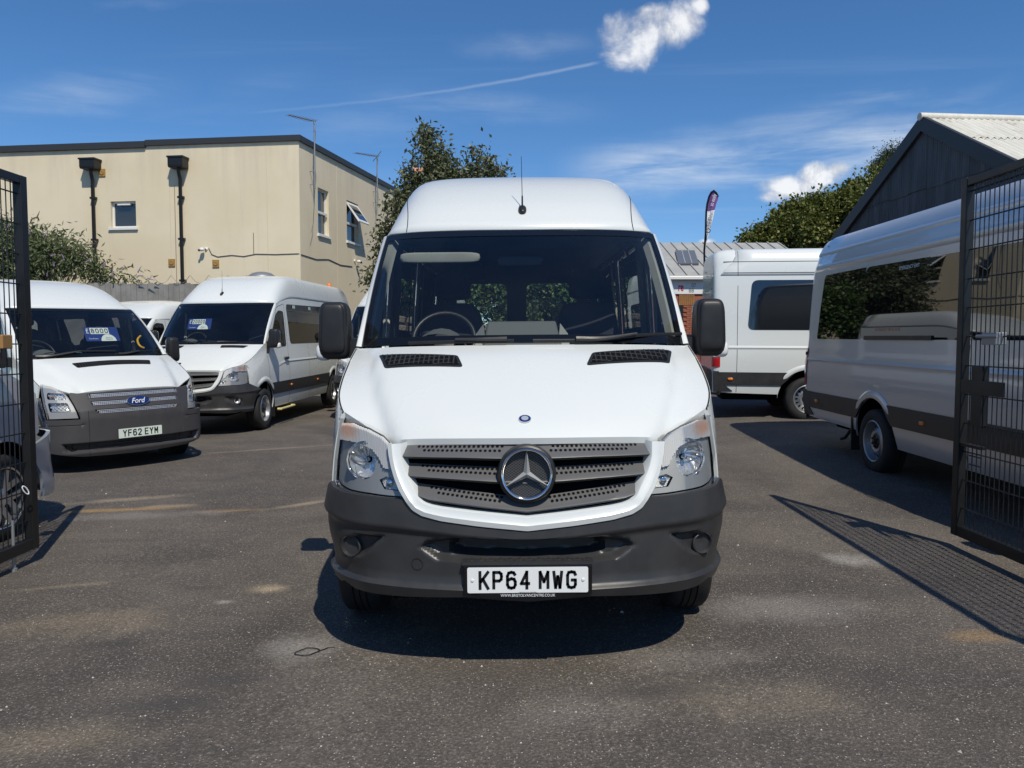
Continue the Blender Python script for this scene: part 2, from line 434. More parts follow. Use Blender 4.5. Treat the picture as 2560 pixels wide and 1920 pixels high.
def text_geo(s, size=1.0, bold=0.0, shear=0.0, spacing=1.0):
    """letters as flat polygons in the XY plane, centred"""
    k = (s, bold, shear, spacing)
    if k not in _txt:
        c = bpy.data.curves.new('letters', 'FONT'); c.body = s; c.size = 1; c.offset = bold; c.shear = shear; c.space_character = spacing
        c.align_x = 'CENTER'; c.align_y = 'CENTER'; c.resolution_u = 4
        o = bpy.data.objects.new('letters', c); COL.objects.link(o)
        dg = bpy.context.evaluated_depsgraph_get(); me = bpy.data.meshes.new_from_object(o.evaluated_get(dg))
        _txt[k] = ([v.co.copy() for v in me.vertices], [tuple(p.vertices) for p in me.polygons])
        bpy.data.objects.remove(o); bpy.data.curves.remove(c); bpy.data.meshes.remove(me)
    v, f = _txt[k]; return [p * size for p in v], f
def lettering(s, M, w, h, mat_, parent, name='lettering', bold=0.0, shear=0.0, spacing=1.0):
    v, f = text_geo(s, 1, bold, shear, spacing)
    x0, x1 = min(p.x for p in v), max(p.x for p in v); y0, y1 = min(p.y for p in v), max(p.y for p in v)
    q = [M @ Vector(((p.x - (x0 + x1) / 2) / (x1 - x0) * w, (p.y - (y0 + y1) / 2) / (y1 - y0) * h, 0)) for p in v]
    return MB().add(q, f).build(name, mat_, parent, fix=False)
def frame(p, xdir, ydir):
    x = Vector(xdir).normalized(); z = x.cross(Vector(ydir)).normalized(); y = z.cross(x)
    return Matrix.Translation(Vector(p)) @ Matrix((x, y, z)).transposed().to_4x4()
# ------------------------------------------------------------------ vans
def rbox(mb, c, d, e=4.0, n=14, M=None, mi=0, taper=0.0):
    """rounded box (superellipsoid), c centre, d full size; taper narrows the top"""
    v = []; f = []; nu, nv = n * 2, n
    pw = lambda x: math.copysign(abs(x) ** (2 / e), x)
    for i in range(nv + 1):
        a = -math.pi / 2 + math.pi * i / nv
        for k in range(nu):
            b = 2 * math.pi * k / nu
            p = Vector((pw(math.cos(a)) * pw(math.cos(b)) * d[0] / 2, pw(math.cos(a)) * pw(math.sin(b)) * d[1] / 2, pw(math.sin(a)) * d[2] / 2))
            q = 1 - taper * (p.z / d[2] + .5); p.x *= q; p.y *= q
            p = (M @ p if M else p) + Vector(c); v.append(p)
    for i in range(nv):
        for k in range(nu): f.append((i * nu + k, i * nu + (k + 1) % nu, (i + 1) * nu + (k + 1) % nu, (i + 1) * nu + k))
    mb.add(v, f, mi); return mb

SPRINTER = dict(
    nose=[(0, 0), (.2, .008), (.4, .034), (.55, .072), (.7, .135), (.8, .21), (.87, .292), (.92, .38), (.95, .46), (.968, .55), (.978, .64), (.984, .75), (.988, .9)],
    lean=lambda z: max(0, z - .8) * .28, wmax=.99,
    w=[(.30, .93), (.45, .965), (.6, .982), (.9, .99), (1.05, .99), (1.2, .98), (1.3, .966), (1.46, .955), (1.8, .935), (2.17, .906), (2.33, .890)],
    roof=[(0, 2.80), (.3, 2.798), (.52, 2.792), (.68, 2.775), (.765, 2.735), (.82, 2.655), (.855, 2.54), (.876, 2.43), (.890, 2.33)],
    row0=[(0, 1.685, 2.205), (.3, 1.697, 2.207), (.5, 1.722, 2.207), (.65, 1.757, 2.207), (.76, 1.80, 2.206), (.83, 1.84, 2.206), (.87, 1.875, 2.205), (.89, 1.90, 2.195), (.906, 1.95, 2.17)],
    rprof=[(1.685, 2.205), (1.85, 2.335), (2.0, 2.44), (2.3, 2.605), (2.6, 2.72), (2.9, 2.775), (3.3, 2.80)],
    top=[(.42, 1.157), (.58, 1.232), (.78, 1.32), (.95, 1.392), (1.13, 1.455)], pillar=(1.16, 1.46, 1.95, 2.17),
    hoodC=[(.105, 1.062), (.16, 1.115), (.3, 1.20), (.5, 1.31), (.7, 1.41), (.86, 1.470)],
    hoodK=[(.575, .20, 1.048), (.60, .26, 1.105), (.645, .37, 1.175), (.70, .53, 1.27), (.76, .76, 1.385), (.82, 1.0, 1.458)],
    hoodE=[.42, .48, .58, .72, .92, 1.13], lip=.028,
    glassB=[(0, .875, 1.478), (.45, .925, 1.476), (.75, 1.02, 1.468), (.921, 1.15, 1.462)],
    glassT=[(0, 1.68, 2.195), (.45, 1.71, 2.196), (.72, 1.775, 2.196), (.88, 1.875, 2.19)],
    axle=1.0, wb=3.665, arch=.47, tyre=.352, track=.87, tw=.235, sill=.33, rearz=.42, dripz=2.33, straight=3.3,
    front_edge=[(.46, .80), (.42, 1.157)], arch_front=(.70, .72), seat_s=2.15)

class Van:
    def __init__(s, name, spec, loc, yaw=0, pit=0, rol=0, L=5.9, wb=None, paint='paint_white'):
        s.p = dict(spec); s.L = L; s.paint = paint
        if wb: s.p['wb'] = wb
        s.root = empty(name, loc, (R(pit), R(rol), R(yaw))); s.M = mtx(s.root); s.MI = s.M.inverted()
        u = 0; s.nu = []; prev = None
        fine = [tuple(q) for q in smooth_curve([(a, b) for a, b in s.p['nose']], 80)]
        for q in fine:
            if prev: u += math.hypot(q[0] - prev[0], q[1] - prev[1])
            s.nu.append((u, q[0], q[1])); prev = q
        s.U = u
        s.Xs = [(b, a) for _, a, b in s.nu]
    # plan curve of the nose by arc length
    def nose_at(s, u):
        a = abs(u); T = s.nu
        if a >= T[-1][0]: return (math.copysign(T[-1][1], u), T[-1][2] + a - T[-1][0], math.copysign(1, u), 0)
        lo, hi = 0, len(T) - 1
        while hi - lo > 1:
            m = (lo + hi) // 2
            if T[m][0] <= a: lo = m
            else: hi = m
        t = (a - T[lo][0]) / (T[hi][0] - T[lo][0]); x = lerp(T[lo][1], T[hi][1], t); y = lerp(T[lo][2], T[hi][2], t)
        dx, dy = T[hi][1] - T[lo][1], T[hi][2] - T[lo][2]; d = math.hypot(dx, dy)
        return math.copysign(x, u), y, math.copysign(dy / d, u), -dx / d
    def u_of_x(s, x):
        a = abs(x)
        for (u0, x0, _), (u1, x1, _) in zip(s.nu, s.nu[1:]):
            if a <= x1: return math.copysign(lerp(u0, u1, (a - x0) / max(1e-9, x1 - x0)), x)
        return math.copysign(s.U, x)
    def nose(s, off=0.0):
        """surface map for sheets: off is a number or a function of (u, z)"""
        o = off if callable(off) else (lambda u, z: off)
        def fm(u, z, d):
            x, y, nx, ny = s.nose_at(u); q = o(u, z) + d
            return Vector((x + nx * q, y + s.p['lean'](z) + ny * q, z))
        return fm
    def pick(s, px, py):
        """photo pixel -> (u, z) on the nose"""
        o = s.MI @ CAM; d = s.MI.to_3x3() @ ray(px, py)
        def f(t):
            q = o + d * t; a = abs(q.x)
            return q.y - s.p['lean'](q.z) - (interp([(x, y) for _, x, y in s.nu], a) if a < s.nu[-1][1] else 9)
        best = None; t = .5 * (s.M.translation - CAM).length; prev = None; t1 = t
        best = (-1e9, t)
        while t < t1 + 6 * 3:
            v = f(t)
            if v > best[0]: best = (v, t)
            if v > 0:
                lo, hi = t - .02, t
                for _ in range(24):
                    m = (lo + hi) / 2
                    if f(m) > 0: hi = m
                    else: lo = m
                t = hi; break
            t += .02
        else: t = best[1]
        q = o + d * t; return (s.u_of_x(q.x), q.z)
    def Wd(s, y, z):
        """half width of the body side"""
        q = y - s.p['lean'](z)
        return interp(s.p['w'], z) - (s.p['wmax'] - min(s.p['wmax'], interp(s.Xs, q) if q < s.Xs[-1][0] else s.p['wmax']))
    def side(s, sg, off=0.0):
        o = off if callable(off) else (lambda a, b: off)
        return lambda y, z, d: Vector((sg * (s.Wd(y, z) + o(y, z) + d), y, z))
    def part(s, mb, name, m, parent=None, **k): return mb.build(name, m, parent or s.root, **k)
    def side_outline(s):
        p = s.p; ax, ar, az = p['axle'], p['arch'], p['tyre']; rx = ax + p['wb']; ar2 = p.get('arch2', ar)
        fx, fz = p['arch_front']; a0 = math.atan2(fz - az, fx - ax)
        o = [p['front_edge'][0], (fx, fz)]
        o += [(ax + ar * math.cos(a), az + ar * math.sin(a)) for a in [lerp(a0, 0, i / 16) for i in range(17)]]
        o += [(ax + ar, p['sill'])]
        o += [(rx - ar2, p['sill'])] + [(rx + ar2 * math.cos(a), az + ar2 * math.sin(a)) for a in [lerp(math.pi, 0, i / 20) for i in range(21)]]
        o += [(rx + ar2, p['rearz']), (s.L - .10, p['rearz'] + .02), (s.L - .10, p['dripz'])]
        pl = p['pillar']; o += list(reversed(s.drip()))[:-1] + [(pl[2], pl[3]), (lerp(pl[0], pl[2], .5), lerp(pl[1], pl[3], .5) + .01), (pl[0], pl[1])]
        o += [t for t in reversed(p['top'])]
        o[-1] = p['front_edge'][1]
        return o
    def drip(s):
        p = s.p; a, b = p['row0'][-1], p['roof'][-1]; out = []
        for cs, cz in [tuple(q) for q in smooth_curve(p['rprof'], 18)]:
            t = max(0, min(1, (cz - p['rprof'][0][1]) / (p['rprof'][-1][1] - p['rprof'][0][1]))); w = (cs - p['rprof'][0][0]) / (p['rprof'][-1][0] - p['rprof'][0][0])
            out.append((lerp(a[1], p['straight'], w), lerp(a[2], b[1], t)))
        return out
    def shell(s, win_l=(), win_r=(), rear_win=(), lining=True, glass='side_glass', seams=(), res=.07):
        """body sides, roof, tail, bonnet, glass. win_*: closed outlines in (s, z); glass: material of the panes"""
        p = s.p; pt = s.paint; o = s.side_outline()
        s.panes = []
        for sg, wins in ((-1, win_l), (1, win_r)):
            clear = glass == 'side_glass'
            holes = [rounded(w, .05) for w in wins] if clear else []
            b = s.part(sheet(o, s.side(sg), res, .02, holes), 'body_side', pt, smooth=40)
            if lining and clear:
                inner = [(min(max(a, 1.0), s.L - .1), max(z, .5)) for a, z in o]
                lo = [(1.25, .5), (s.L - .1, .5), (s.L - .1, p['dripz'] - .02), (p['straight'], p['dripz'] - .02), (p['pillar'][2] + .02, p['pillar'][3] - .02), (p['pillar'][0] + .06, p['pillar'][1] + .0)]
                s.part(sheet(lo, s.side(sg, -.05), .12, .0, holes), 'side_lining', 'trim_dark', smooth=40)
            for w in wins:
                g = s.part(sheet(rounded([tuple(q) for q in grow(w, .018)], .06), s.side(sg, .004), .12, .003), 'side_window', glass if not clear else 'side_glass', smooth=40)
                if clear:
                    s.part(sheet(rounded(grow(w, .02), .06), s.side(sg, .0055), .15, .0, [rounded(grow(w, -.012), .045)]), 'window_border', 'frit', g)
                s.panes.append((sg, g))
            for sm in seams:
                q = densify(sm, .06, False)
                mb = MB(); strip_on(mb, q, s.side(sg, .0012), .004); s.part(mb, 'panel_gap', 'seam')
        # roof
        rows = []
        for cs, cz in [tuple(q) for q in smooth_curve(p['rprof'], 18)]:
            t = max(0, min(1, (cz - p['rprof'][0][1]) / (p['rprof'][-1][1] - p['rprof'][0][1]))); w = (cs - p['rprof'][0][0]) / (p['rprof'][-1][0] - p['rprof'][0][0])
            half = [(lerp(a[0], b[0], t ** .55), lerp(a[1], p['straight'], w), lerp(a[2], b[1], t)) for a, b in zip(p['row0'], p['roof'])]
            rows.append(mirror_row(half, 40))
        kz = lambda z: sstep(p['dripz'], p['dripz'] + .30, z) * 2.4
        e = mirror_row([(a, s.L - .10 * (1 + kz(b)), b) for a, b in p['roof']], 40)
        n = 8
        for i in range(1, n + 1): rows.append([a.lerp(b, i / n) for a, b in zip(rows[17], e)])
        s.roof_rows = rows
        s.part(MB().grid(rows), 'roof', pt, smooth=50, solid=.012)
        if lining: s.part(MB().grid([[q + Vector((-.05 * q.x, 0, -.05)) for q in r] for r in rows[1:]]), 'headlining', 'headliner', smooth=50)
        # tail corner and rear panel
        zz = [p['rearz'] + .02, .6, .9, 1.2, 1.45, 1.8, 2.1]; zz = [z for z in zz if z < p['dripz'] - .1]
        half = [(a, b) for a, b in p['roof']] + [(interp(p['w'], z), z) for z in reversed(zz)]
        per = [(-a, b) for a, b in reversed(half)][:-1] + half
        rings = []
        for ins, ds in ((0, -.10), (.006, -.06), (.022, -.025), (.05, -.006), (.08, 0)):
            rings.append([Vector((a * (1 - ins), s.L + ds * (1 + kz(z)), 1.3 + (z - 1.3) * (1 - ins * (.9 if z > 1.3 else .0)))) for a, z in per])
        s.part(MB().grid(rings), 'tail_corner', pt, smooth=60)
        ro = [(q.x, q.z) for q in rings[-1]]
        s.part(sheet(ro, lambda a, b, d: Vector((a, s.L + d, b)), .15, .0, [rounded(w, .09) for w in rear_win]), 'rear_panel', pt)
        if lining: s.part(sheet(ro, lambda a, b, d: Vector((a * .98, s.L - .05 + d, b)), .2, .0, [rounded(w, .09) for w in rear_win]), 'rear_lining', 'trim_dark')
        for w in rear_win:
            s.part(sheet(rounded(grow(w, .02), .1), lambda a, b, d: Vector((a, s.L + .006 + d, b)), .2, .003), 'rear_window', 'side_glass')
        # bonnet
        E = [(s.Wd(y, interp(p['top'], y)) - .012, y, interp(p['top'], y)) for y in p['hoodE']]
        rows = []
        for i, ((cy, cz), k, e) in enumerate(zip(p['hoodC'], p['hoodK'], E)):
            v = i / (len(E) - 1); dv = -.026 * (1 - v) ** .7
            half = [(0, cy, cz), (k[0] * .5, lerp(cy, k[1], .27), lerp(cz, k[2], .16)), (k[0] * .82, lerp(cy, k[1], .68), lerp(cz, k[2], .5)), k,
                    (lerp(k[0], e[0], .22), lerp(k[1], e[1], .22), lerp(k[2], e[2], .16) + dv), (lerp(k[0], e[0], .6), lerp(k[1], e[1], .6), lerp(k[2], e[2], .58) + dv * .5), e]
            rows.append(mirror_row(half, 60))
        cols = [smooth_curve([r[i] for r in rows], 26) for i in range(len(rows[0]))]
        rows = [[c[j] for c in cols] for j in range(26)]
        lip = [q + Vector((0, .006, -p['lip'])) for q in rows[0]]; lip2 = [q + Vector((0, .05, -p['lip'] - .02)) for q in rows[0]]
        mbh = MB().grid([lip2, lip] + rows)
        s.hood_bvh = BVHTree.FromPolygons(mbh.v, mbh.f)
        s.hood = s.part(mbh, 'bonnet', pt, smooth=40)
        # windscreen
        B = mirror_row(p['glassB'], 40); T = mirror_row(p['glassT'], 40)
        nb = 14; grid = []
        for j in range(nb + 1):
            t = j / nb; bl = 4 * t * (1 - t) * .035
            grid.append([a.lerp(b, t) + Vector((0, -bl, bl * .7)) for a, b in zip(B, T)])
        s.glass_rows = grid
        g = MB().grid(grid); s.glass_bvh = BVHTree.FromPolygons(g.v, g.f)
        gl = s.part(g, 'windscreen', 'windscreen', smooth=60); s.windscreen = gl
        # black border printed on the glass
        def gp(a, t, off=.002):
            c = [lerp2(r, a) for r in grid]; q = lerp2(c, t); return q + Vector((0, -off, off))
        ea, et = .018, .055; A = [0] + [lerp(ea, 1 - ea, i / 40) for i in range(41)] + [1]; Tt = [0] + [lerp(et, 1 - et * 1.25, i / 10) for i in range(11)] + [1]
        mb = MB()
        for i in range(len(A) - 1):
            for j in range(len(Tt) - 1):
                if i in (0, len(A) - 2) or j in (0, len(Tt) - 2): mb.poly([gp(A[i], Tt[j]), gp(A[i + 1], Tt[j]), gp(A[i + 1], Tt[j + 1]), gp(A[i], Tt[j + 1])])
        s.part(mb, 'windscreen_border', 'frit', gl, fix=False)
        # screen pillars between glass edge and body side
        pl = p['pillar']
        for sg in (-1, 1):
            rows = []
            for i in range(15):
                t = i / 14; q = gp(0 if sg < 0 else 1, t, 0); y = lerp(pl[0], pl[2], t); z = lerp(pl[1], pl[3], t) + .01 * math.sin(math.pi * t)
                e = Vector((sg * s.Wd(y, z), y, z)); a = q + Vector((sg * .003, -.004, .004)); m_ = a.lerp(e, .5) + Vector((sg * .012, -.014, .006))
                rows.append([q + Vector((0, .03, -.01)), a, a.lerp(m_, .6) + Vector((sg * .003, -.004, .001)), m_, m_.lerp(e, .6) + Vector((sg * .004, -.003, 0)), e, e + Vector((-sg * .02, .03, 0))])
            s.part(MB().grid(rows), 'screen_pillar', pt, smooth=60)
        # shut lines of the bonnet
        for sg in (-1, 1):
            q = [Vector((sg * (e[0] + .006), e[1], e[2] - .004)) for e in E]
            s.part(MB().tube(smooth_curve(q, 20), .006, 6), 'panel_gap', 'seam')
        # scuttle: dark tray below the glass
        s.part(MB().grid([[q + Vector((0, -.02, -.012)) for q in B], [q + Vector((0, .05, -.02)) for q in B], [q + Vector((0, .12, -.1)) for q in B]]), 'scuttle', 'plastic_black', smooth=60)
        # underside and wheel wells
        ax = p['axle']; rx = ax + p['wb']; mb = MB()
        mb.box((-.62, .25, .30), (.62, s.L - .2, .52)); mb.box((-.9, ax + .5, .36), (.9, rx - .5, .52)); mb.box((-.9, rx + .5, .45), (.9, s.L - .15, .6))
        mb.box((-.80, .30, .36), (.80, ax - .45, .52)); mb.box((-.93, .5, .88), (.93, s.L - .15, .93))
        s.part(mb, 'underbody', 'black')
        for wx in (ax, rx):
            for sg in (-1, 1):
                rows = []; mb = MB()
                for i in range(13):
                    a = math.pi * i / 12; y = wx + (p['arch'] + .015) * math.cos(a); z = p['tyre'] + (p['arch'] + .015) * math.sin(a)
                    rows.append([Vector((sg * (s.Wd(y, z) - .012), y, z)), Vector((sg * .55, y, z))])
                rows2 = [[r_[1], Vector((sg * .55, wx, .3))] for r_ in rows]
                mb.grid([[a_, b_, c_] for (a_, b_), (_, c_) in zip(rows, rows2)]); s.part(mb, 'arch_liner', 'black')
    def wheel(s, x, y, style='steel', name='wheel', steer=0, front=True):
        p = s.p; r = p['tyre']; w = p['tw']; sg = 1 if x > 0 else -1
        M = Matrix.Translation((x, y, r)) @ Matrix.Rotation(R(steer), 4, 'Z') @ Matrix.Rotation(sg * math.pi / 2, 4, 'Y')
        h = w / 2; rr = .226 * r / .352
        prof = [(rr, -h * .9), (rr + .02, -h * .98), (r * .82, -h), (r * .94, -h * .92), (r * .985, -h * .78), (r, -h * .5), (r, -h * .32), (r - .009, -h * .31), (r - .009, -h * .25), (r, -h * .24), (r, -h * .03), (r - .009, -h * .02),
                (r - .009, h * .02), (r, h * .03), (r, h * .24), (r - .009, h * .25), (r - .009, h * .31), (r, h * .32), (r, h * .5), (r * .985, h * .78), (r * .94, h * .92), (r * .82, h), (rr + .02, h * .98), (rr, h * .9)]
        t = s.part(MB().lathe(prof, M, 48), name, 'rubber', smooth=35)
        ot = MB()
        if style == 'steel':
            dep = h * .25
            ot.lathe([(rr + .004, h * .92), (rr - .006, h * .98), (rr - .016, h * .9), (rr - .022, h * .45), (rr - .03, dep), (.132, dep + .035), (.115, dep + .05), (.085, dep + .045), (.082, dep + .03)], M, 40)
            s.part(ot, 'rim', 'steel_rim', t, smooth=35)
            hb = MB()
            for i in range(16):
                a = 2 * math.pi * i / 16; q = Matrix.Rotation(a, 4, 'Z')
                v = [M @ (q @ Vector((.166 + .022 * math.cos(c), .0135 * math.sin(c), dep + .0215 - .022 * math.cos(c) * .55))) for c in [2 * math.pi * k / 10 for k in range(10)]]
                hb.add(v, [tuple(range(10))])
            s.part(hb, 'rim_opening', 'black', t, fix=False)
            s.part(MB().lathe([(.083, dep + .02), (.083, dep + .042), (.07, dep + .052), (.03, dep + .056), (0, dep + .056)], M, 28).lathe([(.03, dep + .05), (.028, dep + .075), (0, dep + .08)], M, 20), 'hub_cap', 'plastic_black', t, smooth=35)
            bl = MB()
            for i in range(6):
                a = 2 * math.pi * i / 6; bl.lathe([(.012, dep + .045), (.011, dep + .07), (0, dep + .072)], M @ Matrix.Translation((.055 * math.cos(a), .055 * math.sin(a), 0)), 8)
            s.part(bl, 'wheel_nuts', 'plastic_black', t)
        elif style == 'alloy':
            ot.lathe([(rr + .03, h * .92), (rr + .022, h * 1.0), (rr + .01, h * .95), (rr, h * .3), (rr - .01, -h * .2)], M, 40)
            for i in range(5):
                for dlt in (-.17, .17):
                    a = 2 * math.pi * i / 5; q = M @ Matrix.Rotation(a, 4, 'Z')
                    ot.add([q @ Vector(v) for v in ((.05, -.028 + dlt * .25, h * .7), (.05, .028 + dlt * .25, h * .7), (rr + .01, .024 + dlt * .33, h * .86), (rr + .01, -.024 + dlt * .33, h * .86), (.05, -.03 + dlt * .25, h * .3), (.05, .03 + dlt * .25, h * .3), (rr, .035 + dlt * .33, h * .4), (rr, -.035 + dlt * .33, h * .4))],
                           [(0, 1, 2, 3), (4, 5, 6, 7), (0, 1, 5, 4), (1, 2, 6, 5), (2, 3, 7, 6), (3, 0, 4, 7)])
            ot.lathe([(.07, h * .4), (.07, h * .72), (.05, h * .8), (0, h * .8)], M, 24)
            s.part(ot, 'rim', 'alloy', t, smooth=30)
            s.part(MB().lathe([(rr, h * .1), (0, h * .1)], M, 24), 'brake_disc', 'black', t)
        else:
            ot.lathe([(rr + .004, h * .92), (rr - .016, h * .9), (rr - .03, h * .3), (.12, h * .5), (0, h * .5)], M, 32); s.part(ot, 'rim', 'plastic_black', t, smooth=35)
        return t
    def wheels(s, styles=('steel',) * 4):
        p = s.p; x = p['track']; i = 0
        for y in (p['axle'], p['axle'] + p['wb']):
            for sg in (-1, 1): s.wheel(sg * x, y, styles[i]); i += 1
    def hit(s, bvh, px, py):
        o = s.MI @ CAM; d = (s.MI.to_3x3() @ ray(px, py)).normalized(); r = bvh.ray_cast(o, d)
        return (r[0], r[1]) if r[0] else (None, None)
    def band(s, top, bot, prof, n=60):
        """strip between two polylines in (u, z); prof: (fraction, off) pairs across it"""
        A = poly_curve(top, n); B = poly_curve(bot, n); rows = []
        for t, off in prof:
            fm = s.nose(off); rows.append([fm(a.x + (b.x - a.x) * t, a.y + (b.y - a.y) * t, 0) for a, b in zip(A, B)])
        return rows
    def plate(s, txt, c, tint='plate_white', w=.52, h=.111, sub=None, ny=0.0, parent=None):
        x, y, z = c
        m = MB().prism([(x + a, y, z + b) for a, b in rounded([(-w / 2, -h / 2), (w / 2, -h / 2), (w / 2, h / 2), (-w / 2, h / 2)], .008, 3)], (0, .004, 0))
        o = s.part(m, 'number_plate', tint)
        stroke_text(txt, frame((x, y - .002, z + .001), (1, 0, 0), (0, 0, 1)), .0815, .0125, 'ink', o, pitch=w * .838 / 7.38)
        return o
GLYPH = {   # plate and price-card characters as pen strokes in a 0..1 box
    'K': ['0,0 0,1', '1,1 .12,.42', '.36,.58 1,0'], 'P': ['0,0 0,1 .72,1 .95,.9 1,.74 .95,.56 .72,.46 0,.46'], 'Y': ['0,1 .5,.46 1,1', '.5,.46 .5,0'], 'F': ['0,0 0,1 1,1', '0,.52 .82,.52'],
    'E': ['1,0 0,0 0,1 1,1', '0,.52 .85,.52'], 'M': ['0,0 0,1 .5,.38 1,1 1,0'], 'W': ['0,1 .22,0 .5,.72 .78,0 1,1'], 'G': ['1,.82 .86,.97 .5,1 .14,.96 0,.78 0,.22 .14,.04 .5,0 .86,.04 1,.2 1,.48 .55,.48'],
    '6': ['.95,.85 .8,.97 .5,1 .16,.95 0,.75 0,.22 .16,.04 .5,0 .84,.04 1,.2 1,.4 .85,.56 .5,.6 .05,.5'], '4': ['.72,0 .72,1', '.72,1 0,.28 1,.28'], '2': ['0,.78 .1,.94 .5,1 .9,.94 1,.76 .9,.56 0,.04 0,0 1,0'],
    '0': ['.5,0 .14,.05 0,.25 0,.75 .14,.95 .5,1 .86,.95 1,.75 1,.25 .86,.05 .5,0'], '8': ['.5,.54 .12,.62 .06,.8 .2,.96 .5,1 .8,.96 .94,.8 .88,.62 .5,.54 .1,.44 0,.24 .14,.04 .5,0 .86,.04 1,.24 .9,.44 .5,.54'],
    '5': ['.95,1 .1,1 .04,.54 .3,.62 .6,.62 .9,.52 1,.3 .88,.08 .5,0 .14,.04 0,.18'], '\u00a3': ['.95,.85 .75,1 .45,1 .28,.85 .28,.2 0,0 1,0', '0,.5 .75,.5'], '7': ['0,1 1,1 .35,0'], '1': ['.2,.8 .5,1 .5,0']}
def stroke_text(txt, M, h, wd, m, parent, pitch, name='lettering', wf=.78):
    n = len(txt); mb = MB(); tot = sum(.38 if c == ' ' else 1 for c in txt) * pitch; x = -tot / 2
    for c in txt:
        if c == ' ': x += .38 * pitch; continue
        for st in GLYPH[c]:
            P = [Vector((x + pitch * (1 - wf) / 2 + float(a) * (pitch * wf - wd) + wd / 2, -h / 2 + wd / 2 + float(b) * (h - wd), 0)) for a, b in (q.split(',') for q in st.split())]
            for p0, p1 in zip(P, P[1:]):
                d = (p1 - p0).normalized(); e = Vector((-d.y, d.x, 0)) * wd / 2; k = d * wd * (.5 if len(P) == 2 else .36)
                mb.add([M @ q for q in (p0 - k - e, p1 + k - e, p1 + k + e, p0 - k + e)], [(0, 1, 2, 3)])
        x += pitch
    return mb.build(name, m, parent, fix=False)
def grid_bumper(v, topf, botf, off, breaks, counts, ua, ncol, extra_u=(), name='bumper', m='plastic_dark', rim=.03):
    """bumper skin as a regular grid: columns along the nose, rows fitted to the creases"""
    us = sorted({round(lerp(-ua, ua, i / ncol), 5) for i in range(ncol + 1)} | {round(s_ * u, 5) for u in extra_u for s_ in (-1, 1) if u < ua}); rows = []; fm = v.nose(off)
    for u in us:
        a = abs(u); lo, hi = botf(a), topf(a); zs = [lo] + [min(hi, max(lo, z)) for z in breaks(a)] + [hi]; col = []
        for z0, z1, n in zip(zs, zs[1:], counts): col += [lerp(z0, z1, k / n) for k in range(n)]
        col.append(hi); P = [fm(u, z, 0) for z in col]; rows.append([fm(u, lo, -rim)] + P + [fm(u, hi, -rim)])
    return v.part(MB().grid(rows), name, m, smooth=38, weld=1e-5)
def grow(poly, d):
    """push a convex-ish outline outwards by d"""
    c = Vector((sum(q[0] for q in poly) / len(poly), sum(q[1] for q in poly) / len(poly))); out = []; n = len(poly)
    ar = sum(poly[i - 1][0] * poly[i][1] - poly[i][0] * poly[i - 1][1] for i in range(n)); sg = 1 if ar > 0 else -1
    for i in range(n):
        a, b, e = Vector(poly[i - 1][:2]), Vector(poly[i][:2]), Vector(poly[(i + 1) % n][:2])
        n1 = Vector(((b - a).y, -(b - a).x)).normalized() * sg; n2 = Vector(((e - b).y, -(e - b).x)).normalized() * sg
        m = (n1 + n2).normalized(); out.append(tuple(b + m * d / max(.4, m.dot(n1))))
    return out
def mirror_row(half, n):
    """half row from centre to right edge -> full smooth row left to right"""
    h = [Vector(q) for q in half]; full = [Vector((-q.x, q.y, q.z)) for q in reversed(h)][:-1] + h
    return smooth_curve(full, n + 1)
def lerp2(seq, t):
    k = t * (len(seq) - 1); i = min(int(k), len(seq) - 2); return seq[i].lerp(seq[i + 1], k - i)
def strip_on(mb, path, fmap, hw):
    """thin ribbon along a 2D path carried onto a surface"""
    n = len(path); rows = []
    for i, q in enumerate(path):
        a, b = path[max(0, i - 1)], path[min(n - 1, i + 1)]; t = Vector((b[0] - a[0], b[1] - a[1])).normalized(); m = Vector((-t.y, t.x)) * hw
        rows.append([fmap(q[0] - m.x, q[1] - m.y, 0), fmap(q[0] + m.x, q[1] + m.y, 0)])
    mb.grid(rows); return mb
def mirror_poly(half):
    """outline of the left half (from centre top, round to centre bottom) -> whole outline"""
    return list(half) + [(-a, b) for a, b in reversed(half)]
# ------------------------------------------------------------------ the white van in the middle
Z8 = lambda a, b: (820 + a * .23508, 1040 + b * .23508)     # zoomed crops of the photo -> photo pixels
Z2 = lambda a, b: (780 + a * .48825, 960 + b * .48825)
Z1 = lambda a, b: (780 + a * .48825, 420 + b * .48825)
Z6 = lambda a, b: (960 + a * .33454, 640 + b * .33454)
main = Van('minibus', SPRINTER, (.072, 3.27, 0), rol=-.52, L=5.9)
tag(main.root, 'white high-roof minibus with black door mirrors and number plate KP64 MWG between the open gates', 'minibus', 'minibuses for sale')
F = {}
def pk(Z, pts): return [main.pick(*Z(*q)) for q in pts]
F['lamp'] = pk(Z8, [(110, 20), (84, 110), (64, 400), (50, 680), (90, 745), (180, 795), (400, 838), (600, 866), (790, 880), (752, 780), (698, 640), (668, 540), (640, 400), (630, 275), (560, 205), (400, 122), (220, 50)])
F['ind'] = pk(Z8, [(100, 60), (90, 265), (200, 285), (330, 318), (440, 375), (510, 470), (560, 575), (670, 605), (660, 520), (634, 380), (622, 280), (556, 214), (400, 134), (220, 64)])
F['side_lamp'] = pk(Z8, [(505, 690), (580, 655), (680, 680), (735, 810), (560, 790)])
F['bowl'] = pk(Z8, [(335, 480)])[0]
F['sur_out'] = pk(Z8, [(640, 292), (650, 400), (678, 540), (706, 640), (760, 785), (830, 902), (900, 1000), (1000, 1062), (1200, 1118), (1600, 1175), (2115, 1226)])
F['sur_in'] = pk(Z8, [(778, 290), (782, 440), (806, 540), (832, 610), (900, 745), (955, 865), (1010, 920), (1090, 950), (1200, 972), (1600, 1022), (2115, 1072)])
F['slats'] = []
